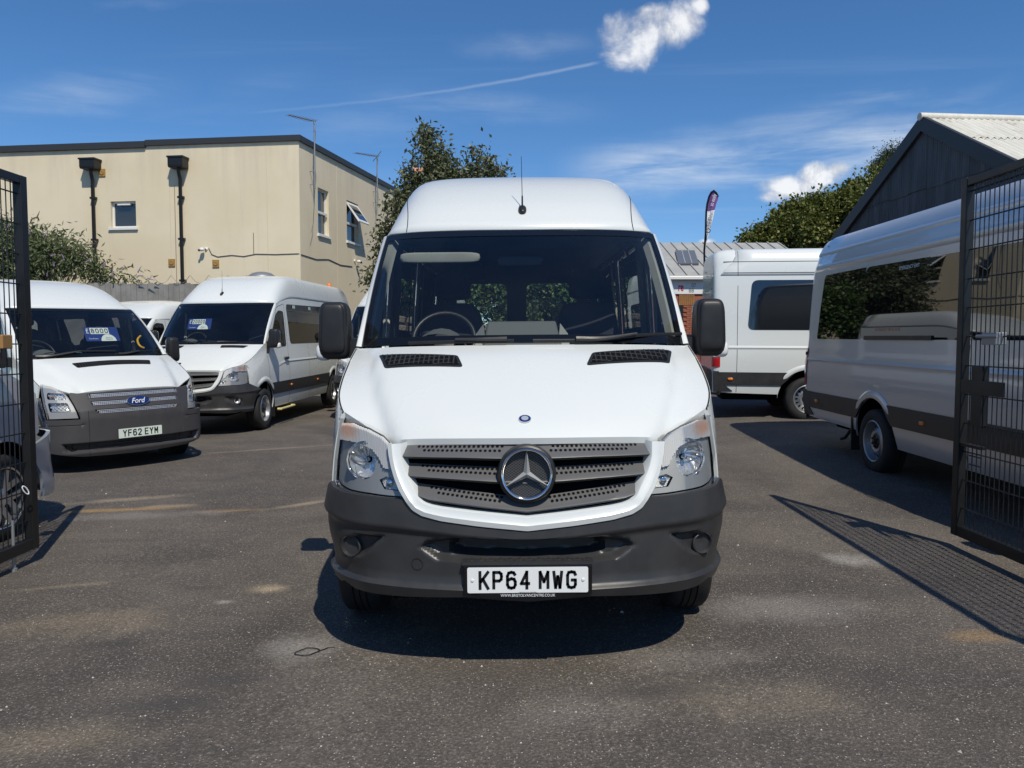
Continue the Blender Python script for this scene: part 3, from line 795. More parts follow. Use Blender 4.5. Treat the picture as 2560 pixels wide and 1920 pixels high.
for top, bot in (([(785, 325), (930, 322), (2115, 312)], [(785, 460), (1400, 476), (2115, 498)]),
                 ([(822, 520), (1030, 532), (2115, 572)], [(858, 668), (1400, 710), (2115, 758)]),
                 ([(912, 738), (1140, 768), (2115, 900)], [(985, 885), (1090, 925), (1600, 995), (2115, 1052)])):
    F['slats'].append((pk(Z8, top), pk(Z8, bot)))
F['star'] = pk(Z8, [(2112, 612)])[0]
F['bump_top'] = pk(Z8, [(50, 690), (90, 752), (180, 802), (400, 845), (600, 874), (795, 892), (830, 908), (900, 1006), (1000, 1068), (1200, 1124), (1600, 1181), (2115, 1232)])
F['crease'] = [(-1.15, .697)] + pk(Z2, [(200, 688), (500, 736), (800, 772), (1104, 797)])
F['low'] = pk(Z2, [(128, 948), (300, 1012), (500, 1035), (800, 1052), (1104, 1062)])
F['bottom'] = pk(Z2, [(165, 1005), (215, 1050), (330, 1076), (440, 1086), (780, 1090), (1104, 1114)])
F['intake1'] = pk(Z2, [(545, 838), (590, 800), (720, 788), (1104, 800), (1104, 925), (775, 918), (640, 905), (580, 862)])
F['intake2'] = pk(Z2, [(690, 850), (725, 795), (900, 800), (1104, 806), (1104, 900), (780, 890), (700, 872)])
F['fog'] = pk(Z2, [(116, 768), (240, 766), (368, 780), (330, 810), (272, 866), (240, 880), (185, 882), (132, 862)])
F['fogc'] = pk(Z2, [(196, 828)])[0]
F['fog'] = [(max(a, -.925), b) for a, b in F['fog']]
F['tow'] = pk(Z2, [(537, 922)])[0]
F['plate_z'] = main.pick(*Z2(1105, 997))[1]
sym = lambda pts: pts + [(-a, b) for a, b in reversed(pts)]

def sprinter_front(v, fog=False, plate=None, strip=None):
    rt = v.root; z_arch = v.p['arch_front'][1]
    uend = v.U * .999
    # --- bumper
    def u_at_y(y):
        for u, x, yy in v.nu:
            if yy >= y: return u
        return v.U
    ax, ar, az = v.p['axle'], v.p['arch'], v.p['tyre']
    ua = u_at_y(v.p['arch_front'][0] - .0)
    arc = []
    for k in range(9):
        z = lerp(z_arch, .34, k / 8); y = ax - math.sqrt(max(.0, ar ** 2 - (z - az) ** 2)); arc.append((-(u_at_y(y) - .004), z))
    top = [(min(q[0], 0), q[1]) for q in F['bump_top']]
    half = [(-ua + .004, z_arch - .006)] + top          # left half, outside -> centre, along the top
    half[0] = (-ua, z_arch - .006)
    bot = [(arc[-1][0], .36)] + F['bottom']
    out = half + [(-a, b) for a, b in reversed(half)][1:] + [(-a, b) for a, b in arc[1:-1]] + [(-a, b) for a, b in bot] + list(reversed(bot))[1:] + list(reversed(arc[1:-1]))
    cr = sorted((abs(a), b) for a, b in F['crease']); cr.append((ua + .1, cr[-1][1] + .012))
    lo = sorted((abs(a), b) for a, b in F['low']); lo.append((ua + .1, lo[-1][1]))
    ext = lambda pts: [(.3, b) if a > -.012 else (a, b) for a, b in pts]
    i1, i2, fg = ext(F['intake1']), ext(F['intake2']), F['fog']
    cr = [tuple(q) for q in smooth_curve(cr, 40)]; lo = [tuple(q) for q in smooth_curve(lo, 40)]
    tp_ = sorted((abs(a), b) for a, b in top) + [(ua, z_arch)]
    def off(u, z):
        a = abs(u); zc = interp(cr, a); zl = interp(lo, a); fl = sstep(.55, .95, a)
        o = .012 + .024 * fl
        if z > zc:
            o -= (.10 + .11 * fl) * (z - zc)
        else:
            o += -.018 * sstep(0, .035, zc - z) * (1 - sstep(.02, .0, z - zl))
            o += .008 * sstep(.06, .0, z - zl)
            o -= .034 * fl * sstep(zc - .06, zl, z)
        if z < zl: o -= .42 * (zl - z)
        if a < .75 and zl - .05 < z < zc + .05:
            d = sdist((-a, z), i1); o -= .045 * sstep(-.004, .022, d)
            d = sdist((-a, z), i2); o -= .075 * sstep(-.004, .012, d)
        if a > .55 and zl < z < zc:
            d = sdist((-a, z), fg); o -= .034 * sstep(-.006, .016, d)
        return o
    ut = sorted((abs(a), b) for a, b in top) + [(ua, z_arch - .006)]; ub = sorted((abs(a), b) for a, b in F['bottom']); ub = ub + [(ub[-1][0] + .06, .36)]
    def botf(a):
        x, y, _, _ = v.nose_at(a); z = interp(ub, a)
        return max(z, az + math.sqrt(ar * ar - (ax - y) ** 2)) if abs(ax - y) < ar and y > .52 else z
    fine = v is main
    b = grid_bumper(v, lambda a: interp(ut, a), botf, off, lambda a: (interp(lo, a), interp(cr, a)), (6, 30, 12) if fine else (3, 12, 6), ua, 190 if fine else 80, [q[0] for q in ut] + [q[0] + .006 for q in ut])
    for sg in (-1, 1):
        u, z = F['fogc']; q = v.nose(-.012)(sg * abs(u), z, 0); x, y, nx, ny = v.nose_at(sg * abs(u))
        M = Matrix.Translation(q) @ Vector((nx * .4, ny, 0)).normalized().to_track_quat('Z', 'Y').to_matrix().to_4x4()
        if fog:
            c = v.part(MB().lathe([(.058, -.01), (.056, .012), (.048, .014), (.044, 0)], M, 28), 'fog_lamp', 'plastic_dark', b, smooth=40)
            v.part(MB().lathe([(.045, .004), (.03, -.012), (.008, -.02), (0, -.02)], M, 20), 'fog_reflector', 'reflector', c if False else b, smooth=60)
        else:
            v.part(MB().lathe([(.052, -.02), (.052, .016), (.047, .02), (.043, .012), (.041, .004), (0, .001)], M, 32), 'fog_lamp_cover', 'plastic_dark', b, smooth=40)
    u, z = F['tow']; q = v.nose(off(-abs(u), z) + .001)(-abs(u), z, 0); x, y, nx, ny = v.nose_at(-abs(u))
    M = Matrix.Translation(q) @ Vector((nx, ny, 0)).to_track_quat('Z', 'Y').to_matrix().to_4x4()
    v.part(MB().lathe([(.0265, -.003), (.0265, .0022), (.024, .0022), (.024, -.001)], M, 28), 'tow_eye_cover', 'seam', b, smooth=40)
    pz = F['plate_z']
    # --- step tread and plate carrier
    zt = pz + .078
    st = MB().box((-.283, -.012, zt - .014), (.283, .115, zt))
    for i in range(26):
        for j in range(3):
            c = Vector((-.262 + i * .021, .006 + j * .032, zt + .001)); a = R(45) if (i + j) % 2 else R(-45)
            d = Vector((math.cos(a), math.sin(a), 0)) * .009; e = Vector((-d.y, d.x, 0)) * .35
            st.add([c - d - e, c + d - e, c + d + e, c - d + e, c - d * .6 + Vector((0, 0, .004)), c + d * .6 + Vector((0, 0, .004))], [(0, 1, 5, 4), (2, 3, 4, 5), (1, 2, 5), (3, 0, 4)])
    v.part(st, 'step_tread', 'plastic_dark', b)
    v.part(MB().box((-.278, -.013, pz - .068), (.278, .09, zt - .0145)), 'plate_carrier', 'gloss_black', b, bevel=.006)
    if plate:
        pl = v.plate(plate, (0, -.0185, pz))
        for sg in (-1, 1): v.part(MB().lathe([(.008, 0), (.006, .003), (0, .004)], frame((sg * .238, -.019, pz), (1, 0, 0), (0, 0, 1)), 12), 'plate_screw', 'white_lens', pl)
        o = v.part(MB().prism([(-.21, -.0165, pz - .0585), (.21, -.0165, pz - .0585), (.2, -.0165, pz - .078), (-.2, -.0165, pz - .078)], (0, .003, 0)), 'plate_surround', 'gloss_black', pl)
        lettering('WWW.BRISTOLVANCENTRE.CO.UK', frame((0, -.018, pz - .0668), (1, 0, 0), (0, 0, 1)), .235, .012, 'print_white', o, name='web_address')
        lettering('BRISTOL VAN CENTRE', frame((0, -.0205, pz - .0522), (1, 0, 0), (0, 0, 1)), .07, .003, 'ink', pl, name='maker_mark')
    # --- grille: white surround, dark void, three pairs of perforated bars, star badge
    so, si = sym(F['sur_out']), sym(F['sur_in'])
    so = [q for i, q in enumerate(so) if i == 0 or abs(q[0] - so[i - 1][0]) > 1e-5]; si = [q for i, q in enumerate(si) if i == 0 or abs(q[0] - si[i - 1][0]) > 1e-5]
    sp_ = v.part(MB().grid(v.band(so, si, [(0, -.03), (0.0, .006), (.06, .014), (.42, .019), (.62, .010), (.95, .006), (1.0, 0), (1.0, -.06)], 120)), 'grille_surround', v.paint, smooth=32)
    hl = [(-a, b) for a, b in reversed(F['sur_in'])]
    back = grow(si, .03) if False else si
    void = [(a * 1.04, b - .012 if b < .95 else b + .05) for a, b in back]
    gr = v.part(sheet(void, v.nose(-.10), .05, 0), 'grille', 'black')
    for tp, bt in F['slats']:
        T, B = sym(tp), sym(bt)
        T = [q for i, q in enumerate(T) if i == 0 or abs(q[0] - T[i - 1][0]) > 1e-5]; B = [q for i, q in enumerate(B) if i == 0 or abs(q[0] - B[i - 1][0]) > 1e-5]
        T = [(a * 1.015, b) for a, b in T]; B = [(a * 1.015, b) for a, b in B]
        prof = [(0, -.062), (.42, -.034), (.55, -.026), (.72, -.010), (.80, -.008), (.98, -.030), (1.0, -.034), (1.0, -.08)]
        rows = v.band(T, B, prof, 90)
        sl = v.part(MB().grid(rows), 'grille_bar', 'slat_grey', gr, smooth=28)
        hb = MB(); pc_t, pc_b = poly_curve(T, 200), poly_curve(B, 200)
        w = abs(T[0][0]); n = int(w * 2 / .0215)
        for k in range(n):
            for row, fr in ((0, .13), (1, .37)):
                t = (k + .5 * row + .3) / n
                if t >= 1: continue
                a, q = lerp2(pc_t, t), lerp2(pc_b, t); u = lerp(a.x, q.x, fr); z = lerp(a.y, q.y, fr)
                if abs(u) < .10 or abs(u) > w - (.055 if row == 0 else .10): continue
                if math.hypot(u - F['star'][0] * 0, z - F['star'][1]) < .125: continue
                of = interp(prof[:3], fr) + .0015; P = v.nose(of)(u, z, 0); up = (v.nose(interp(prof[:3], fr - .1) + .0015)(u, lerp(a.y, q.y, fr - .1), 0) - P).normalized()
                x, y, nx, ny = v.nose_at(u); sd_ = Vector((-ny, nx, 0)).normalized()
                hb.add([P + sd_ * .0072 * math.cos(c) + up * .0082 * math.sin(c) for c in [2 * math.pi * i / 8 for i in range(8)]], [tuple(range(8))])
        h_ = v.part(hb, 'perforations', 'black', sl, fix=False); h_['kind'] = 'stuff'
    u, z = F['star']; q = v.nose(.006)(0, z, 0); M = frame(q, (1, 0, 0), (0, .10, 1))
    em = v.part(MB().lathe([(.128, -.075), (.128, -.005), (.122, .012), (.114, .016), (.109, .01), (.104, -.012), (0, -.022)], M, 56), 'star_badge', 'plastic_black', gr, smooth=40)
    v.part(MB().lathe([(.1125, .012), (.1125, .019), (.108, .024), (.102, .022), (.099, .012), (.1, .004)], M, 56), 'badge_ring', 'chrome', em, smooth=60)
    sm = MB()
    for k in range(3):
        a = math.pi / 2 + k * 2 * math.pi / 3; d = Vector((math.cos(a), math.sin(a), 0)); e = Vector((-d.y, d.x, 0))
        tip = d * .101 + Vector((0, 0, .006)); l = d * .016 + e * .0155; r_ = d * .016 - e * .0155; c = Vector((0, 0, .024))
        a2 = a + math.pi / 3; a1 = a - math.pi / 3; v1 = Vector((math.cos(a1), math.sin(a1), 0)) * .017; v2 = Vector((math.cos(a2), math.sin(a2), 0)) * .017
        sm.add([M @ p_ for p_ in (c, tip + Vector((0, 0, .01)), v2, v1, tip + e * .002, tip - e * .002)], [(0, 1, 4, 2), (0, 3, 5, 1)])
        v.part(MB().add([M @ p_ for p_ in (d * .1 + e * .012 - Vector((0, 0, .008)), d * .1 - e * .012 - Vector((0, 0, .008)), v1 * 1.6 - Vector((0, 0, .012)), v2 * 1.6 - Vector((0, 0, .012)))], [(0, 1, 2, 3)]), 'badge_web', 'plastic_dark', em) if False else None
    v.part(sm, 'badge_star', 'satin_chrome', em)
    ms = MB()
    for k in range(-14, 15):
        for dr in (1, -1):
            c = k * .0092; L = math.sqrt(max(0, .1 ** 2 - c * c))
            if L < .01: continue
            d = Vector((math.cos(R(36 * dr)), math.sin(R(36 * dr)), 0)); e = Vector((-d.y, d.x, 0)); z0 = -.011 - (.001 if dr > 0 else 0)
            ms.add([M @ (d * a + e * (c + w_) + Vector((0, 0, z0))) for a, w_ in ((-L, -.0009), (L, -.0009), (L, .0009), (-L, .0009))], [(0, 1, 2, 3)])
    mm = v.part(ms, 'badge_mesh', 'slat_grey', em, fix=False); mm['kind'] = 'stuff'
    # --- headlamps
    for sg in (-1, 1):
        S = lambda pts: [(sg * -a, b) for a, b in pts]
        lamp = S(F['lamp']); hl = v.part(sheet(lamp, v.nose(-.004), .03, .05), 'headlamp', 'lamp_lens', smooth=60)
        bw = (sg * abs(F['bowl'][0]), F['bowl'][1])
        bowl = [(bw[0] + sg * (.078 * math.cos(c)), bw[1] + .084 * math.sin(c)) for c in [2 * math.pi * k / 28 for k in range(28)]]
        side = S(F['side_lamp']); ind = S(F['ind'])
        v.part(sheet(grow(lamp, -.004), v.nose(lambda u, z: -.030 - .02 * sstep(.0, .03, sdist((u, z), ind))), .025, .0, [bowl, side]), 'lamp_housing', 'lamp_housing', hl, smooth=50)
        # ribbed indicator
        def rib(u, z): return -.016 + .0035 * math.sin(u * 2 * math.pi / .0115)
        gi = grow(ind, -.006); u0, u1 = min(q[0] for q in gi), max(q[0] for q in gi); rows = []; nk_ = int((u1 - u0) / .0029) if v is main else 40
        for k in range(nk_ + 1):
            u = lerp(u0 + .001, u1 - .001, k / nk_); zz = [z for z in (lerp(.80, 1.2, t / 120) for t in range(121)) if inside((u, z), gi)]
            if len(zz) > 2: fm_ = v.nose(rib); rows.append([v.nose(-.03)(u, zz[0], 0)] + [fm_(u, lerp(zz[0], zz[-1], t / 5), 0) for t in range(6)] + [v.nose(-.03)(u, zz[-1], 0)])
        v.part(MB().grid(rows), 'indicator', 'indicator_lens', hl)
        tip = [q for q in ind if True]; um = max(abs(q[0]) for q in tip); amb = [q for q in grow(ind, -.008)]
        cut = [(sg * (um - .19), 1.5), (sg * (um - .03), 1.5), (sg * (um - .03), 1.045), (sg * (um - .12), 1.03), (sg * (um - .17), 1.06)]
        am = [q for q in densify(amb, .01) if inside(q, cut)]
        zc_ = [q for q in am]
        if len(am) > 3:
            au = sum(q[0] for q in am) / len(am)
            box = [(sg * (um - .20), 1.045), (sg * (um - .05), 1.03), (sg * (um - .035), 1.15), (sg * (um - .185), 1.12)]
            box = [q for q in box]
            pl = [q for q in densify(box, .008)]; pl = [q for q in pl if sdist(q, amb) > .002]
            if False: v.part(sheet(pl, v.nose(lambda u, z: rib(u, z) + .0025), .0035, 0, resy=.05), 'indicator_bulb', 'amber_clear', hl)
        # main reflector
        c0 = v.nose(-.03)(bw[0], bw[1], 0); x, y, nx, ny = v.nose_at(bw[0]); Mz = Matrix.Translation(c0) @ Vector((nx * .35, ny, .02)).normalized().to_track_quat('Z', 'Y').to_matrix().to_4x4()
        fac = MB(); nk = 26
        prof = [(.090, .0), (.080, -.014), (.064, -.030), (.042, -.044), (.016, -.050)]
        rows = []
        for i, (r_, h_) in enumerate(prof):
            rows.append([Mz @ Vector((r_ * math.cos(2 * math.pi * k / nk), r_ * math.sin(2 * math.pi * k / nk), h_ + (.004 if (k + i) % 2 else 0))) for k in range(nk)])
        fac.grid(rows, closed=True); v.part(fac, 'reflector', 'reflector', hl)
        v.part(MB().lathe([(.0, -.005), (.008, -.01), (.010, -.03), (.010, -.06)], Mz, 14).lathe([(.084, .002), (.080, .006), (.078, -.002)], Mz, 36), 'bulb', 'chrome', hl, smooth=50)
        cap = MB().add([Mz @ Vector((.072 * math.cos(a), .006 + .01 * math.sin(a * 2) * 0 + .012 * (1 if math.sin(a) > 0 else -1), -.012 + .01 * k)) for k in (0, 1) for a in [math.pi * i / 8 for i in range(9)]], [(i, i + 1, i + 10, i + 9) for i in range(8)])
        v.part(cap, 'reflector_shelf', 'chrome', hl)
        # small side lamp
        fs = MB(); sheet(side, v.nose(lambda u, z: -.045 + .004 * math.sin(u * 420) * math.sin(z * 420)), .006, 0, mb=fs); v.part(fs, 'side_lamp', 'lamp_bright', hl)
        cu = sum(q[0] for q in side) / len(side); cz = sum(q[1] for q in side) / len(side); c1 = v.nose(-.035)(cu, cz, 0)
        v.part(MB().lathe([(.016, -.012), (.015, .004), (.009, .008), (0, .01)], Matrix.Translation(c1) @ Vector((nx * .3, ny, 0)).normalized().to_track_quat('Z', 'Y').to_matrix().to_4x4(), 16), 'side_bulb', 'chrome', hl, smooth=50)
    # backing so no light leaks through the front
    bo = [(-.86, .5), (.86, .5), (.86, 1.0), (.60, 1.0), (-.60, 1.0), (-.86, 1.0)]
    v.part(sheet(bo, lambda a, z, d: v.nose(-.17)(v.u_of_x(a), z, 0), .08, 0), 'front_panel', 'black')

def door_mirror(v, sg, c, size, arm_to, name='door_mirror', lens=True, mat_='plastic_black'):
    """c: centre of housing (local, |x|), arm_to: where it meets the door"""
    x, y, z = c; mb = MB(); rbox(mb, (sg * x, y, z), size, 5.0, 16, taper=.10)
    o = v.part(mb, name, mat_, smooth=60)
    rec = MB(); rbox(rec, (sg * x, y - size[1] * .30, z + .01), (size[0] * .80, size[1] * .52, size[2] * .86), 6.0, 12, taper=.10)
    v.part(rec, 'mirror_shell', mat_, o, smooth=60)
    ar = MB(); ax, ay, az = arm_to
    for dz in (-.07, -.13):
        ar.tube([(sg * (x - size[0] * .42), y + .01, z + dz * size[2] / .33), (sg * (ax + .02), ay - .01, z + (dz + .0) * size[2] / .33), (sg * (ax - .02), ay + .02, z + dz * size[2] / .33)], [.03, .03, .03], 8)
    ar.box((min(sg * (ax - .03), sg * (x - size[0] * .35)), y - .02, z - size[2] * .46), (max(sg * (ax - .03), sg * (x - size[0] * .35)), y + .04, z - size[2] * .16))
    v.part(ar, 'mirror_arm', mat_, o, smooth=40)
    gl = MB(); rbox(gl, (sg * x, y + size[1] * .46, z + .01), (size[0] * .86, .02, size[2] * .84), 6, 10); v.part(gl, 'mirror_glass', 'chrome', o, smooth=60)
    if lens:
        ln = MB(); rbox(ln, (sg * (x + size[0] * .36), y - .01, z - size[2] * .37), (size[0] * .46, size[1] * .7, size[2] * .30), 3.0, 10); v.part(ln, 'mirror_indicator', 'white_lens', o, smooth=60)
    return o

def bonnet_vent(v, pix, name='bonnet_vent', nx=18, local=None):
    """black intake on the bonnet, outline as photo pixels or local (x, y)"""
    if local is None:
        local = []
        for q in pix:
            h = v.hit(v.hood_bvh, *q)[0]
            if h: local.append((h.x, h.y))
    def fm(a, b, d):
        r = v.hood_bvh.ray_cast(Vector((a, b, 3)), Vector((0, 0, -1))); zz = r[0].z if r[0] else 1.4
        return Vector((a, b, zz + .004 + d))
    o = v.part(sheet(rounded(local, .02), fm, .03, .006), name, 'plastic_black')
    xs = [q[0] for q in local]; ys = [q[1] for q in local]; x0, x1, y0, y1 = min(xs), max(xs), min(ys), max(ys)
    holes = MB(); fins = MB(); loc = grow(local, -.014)
    for i in range(nx + 1):
        a = lerp(x0, x1, i / nx)
        ins = [lerp(y0, y1, k / 40) for k in range(41) if inside((a, lerp(y0, y1, k / 40)), loc)]
        if len(ins) < 2: continue
        p0, p1 = fm(a, ins[0], .004), fm(a, ins[-1], .004); fins.tube([p0, p1], .004, 5)
    for j in range(5):
        b = lerp(y0, y1, (j + 1) / 6); ins = [lerp(x0, x1, k / 60) for k in range(61) if inside((lerp(x0, x1, k / 60), b), loc)]
        if len(ins) > 2: fins.tube([fm(a, b, .002) for a in ins[::6]], .0025, 4)
    v.part(sheet(rounded(loc, .012), lambda a, b, d: fm(a, b, d) + Vector((0, 0, .0012)), .03, 0), 'vent_opening', 'black', o)
    v.part(fins, 'vent_fins', 'plastic_dark', o)
    return o

def wiper(v, pix, arm, name='wiper'):
    def sv(px, off):
        h = None; px = list(px)
        for _ in range(40):
            h, n = v.hit(v.glass_bvh, *px)
            if h: break
            px[1] -= 1.5
        if h is None: return None
        if n.y > 0: n = -n
        return h + n * off
    bl = [q for q in (sv(p, .018) for p in pix) if q]; o = v.part(MB().tube(smooth_curve(bl, 14), [.007] * 14, 6, flat=1.6), name, 'plastic_black', smooth=50)
    am = [q for q in (sv(p, .038) for p in arm) if q]; v.part(MB().tube(smooth_curve(am, 10), [.013, .013, .012, .012, .011, .01, .009, .008, .008, .007], 6), 'wiper_arm', 'plastic_dark', o, smooth=50)
    return o

def seat(v, x, y, z, w=.5, h=.62, head=True, name='seat'):
    """interior part of the van: cushion, back, headrest"""
    mb = MB(); T = Matrix.Rotation(R(-10), 3, 'X')
    rbox(mb, (x, y - .22, z - .08), (w, .5, .18), 4); rbox(mb, (x, y + .06, z + h * .48), (w, .16, h), 4.5, 14, T.to_4x4(), taper=.16)
    o = v.part(mb, name, 'seat_cloth', smooth=60)
    if head:
        hb = MB(); rbox(hb, (x, y + .14, z + h * 1.0 + .115), (.27, .12, .21), 4.5, 12, T.to_4x4(), taper=.12); v.part(hb, 'headrest', 'seat_cloth', o, smooth=60)
    return o

def rect(a, b, c, d): return [(a, c), (b, c), (b, d), (a, d)]
DOOR = [(1.34, 1.42), (2.20, 1.43), (2.20, 2.04), (1.97, 2.05), (1.80, 1.97)]
def sprinter_sides(v, sail=True, mould='plastic_dark', markers=()):
    """rub strips, arch lips, sail panels"""
    p = v.p; ax, rx = p['axle'], p['axle'] + p['wb']; az = p['tyre']; ar = p['arch']
    def cut(z0, c): 
        return math.sqrt(max(0, ar * ar - (z0 - az) ** 2))
    for sg in (-1, 1):
        segs = [(ax, rx), (rx, None)]
        for a, b in segs:
            z0, z1 = .565, .775
            lo_a, hi_a = a + cut(z0, a) + .004, a + cut(z1, a) + .004
            if b: lo_b, hi_b = b - cut(z0, b) - .004, b - cut(z1, b) - .004
            else: lo_b = hi_b = v.L - .10
            o = [(lo_a, z0), (lo_b, z0), (hi_b, z1), (hi_a, z1)]
            v.part(sheet(o, v.side(sg, lambda y, z: .014 + .006 * sstep(.60, .70, z) * 0), .08, .016, resy=.04), 'side_moulding', mould, smooth=40)
        for wx in (ax, rx):
            a0 = math.radians(128) if wx == ax else math.radians(150); rows = []
            for i in range(25):
                a = lerp(a0, math.radians(28), i / 24); r_ = []
                for rr, of in ((ar - .002, .0), (ar + .004, .016), (ar + .035, .024), (ar + .06, .016), (ar + .085, .002)):
                    y, z = wx + rr * math.cos(a), az + rr * math.sin(a); r_.append(Vector((sg * (v.Wd(y, z) + of * min(1, i / 4, (24 - i) / 4) + .001), y, z)))
                rows.append(r_)
            v.part(MB().grid(rows), 'arch_lip', v.paint, smooth=50)
        if sail:
            v.part(sheet([(1.17, 1.30), (1.30, 1.30), (1.35, 1.40), (1.35, 1.58), (1.22, 1.46)], v.side(sg, .006), .08, .006), 'sail_panel', 'plastic_black')
        for y, z in markers:
            m_ = MB(); rbox(m_, (0, 0, 0), (.03, .085, .042), 4, 8); mm = MB(); mm.add([q + Vector((sg * (v.Wd(y, z) + .016), y, z)) for q in m_.v], m_.f); v.part(mm, 'side_marker', 'amber', smooth=60)
        # mud flap behind the front wheel
    bl = MB()
def shoulder(v, sg, z=1.13, y0=1.35, depth=.010):
    """crease pressed along the flank"""
    mb = MB(); rows = []
    n = 40
    for i in range(n + 1):
        y = lerp(y0, v.L - .12, i / n); zz = z + .10 * sstep(0, 1, 0) - .09 * (1 - sstep(y0, y0 + .9, y)); k = sstep(0, .15, i / n)
        rows.append([Vector((sg * (v.Wd(y, zz + d) + o * k + .0008), y, zz + d)) for d, o in ((.035, 0), (.012, .007), (0, .010), (-.012, .002), (-.03, 0))])
    mb.grid(rows); v.part(mb, 'flank_crease', v.paint, smooth=45)

SEAMS = ([(1.2, 1.26), (1.24, .9), (1.43, .62), (1.50, .34)], [(2.30, .34), (2.30, 2.20)], [(1.18, 1.30), (1.60, 1.62), (1.86, 2.10), (1.95, 2.14), (2.30, 2.20)])
SIDEW = [DOOR, rect(2.45, 3.75, 1.45, 2.20), rect(3.85, 5.55, 1.45, 2.24)]
main.shell(SIDEW, SIDEW, [rect(-.72, -.115, 1.50, 2.17), rect(.115, .72, 1.50, 2.17)], True, 'side_glass', SEAMS)
sprinter_front(main, False, 'KP64 MWG')
sprinter_sides(main)
main.wheels()
for sg in (-1, 1):
    door_mirror(main, sg, (1.092, 1.24, 1.56), (.185, .17, .335), (.965, 1.30, 1.45))
    shoulder(main, sg)
bonnet_vent(main, [Z1(342, 962), (Z1(745, 962)), Z1(773, 1020), Z1(372, 1028)])
bonnet_vent(main, [Z1(1436, 948), Z1(1842, 940), Z1(1832, 1003), Z1(1405, 1012)])
wiper(main, [Z1(500, 925), Z1(760, 903), Z1(1035, 908)], [Z1(1000, 925), Z1(880, 915), Z1(740, 905)])
wiper(main, [Z1(1130, 918), Z1(1400, 893), Z1(1640, 868), Z1(1880, 857)], [Z1(1345, 920), Z1(1480, 900), Z1(1650, 868)])
# bonnet badge
h, n_ = main.hit(main.hood_bvh, *Z1(1090, 1287))
if n_.z < 0: n_ = -n_
Mb = frame(h + n_ * .001, (1, 0, 0), Vector((0, 1, .6)))
bd = main.part(MB().lathe([(.0275, -.002), (.0275, .003), (.0245, .005), (0, .006)], Mb, 32), 'bonnet_badge', 'badge_blue', smooth=50)
main.part(MB().lathe([(.0285, 0), (.0285, .004), (.0265, .0045), (.026, .003)], Mb, 32).lathe([(.0165, .0045), (.0165, .0068), (.0, .0068)], Mb, 24), 'badge_ring', 'satin_chrome', bd, smooth=50)
# roof aerial
mbr = MB().grid(main.roof_rows); rb = BVHTree.FromPolygons(mbr.v, mbr.f)
def roof_aerial(v, q, n, h=.36):
    o = MB(); rbox(o, (0, 0, 0), (.055, .13, .05), 2.4, 10); Mx = Matrix.Translation(q) @ Matrix.Rotation(R(26), 4, 'X')
    a = v.part(MB().add([Mx @ p_ for p_ in o.v], o.f), 'roof_aerial', 'plastic_black', smooth=60)
    v.part(MB().tube([q + Vector((0, 0, .02)), q + Vector((0, .01, .09)), q + Vector((0, .02, .10)), q + Vector((-.004, .04, h))], [.007, .006, .0028, .0018], 6), 'aerial_mast', 'plastic_black', a)
    return a
q, n_ = main.hit(rb, *Z1(1077, 215)); roof_aerial(main, q, n_)
# roof edge shut lines, following the side of the roof skin
for ci in (5, 35):
    main.part(MB().tube([r[ci] + Vector((0, -.0, .0)) for r in main.roof_rows[:19]], .0032, 5), 'panel_gap', 'seam')
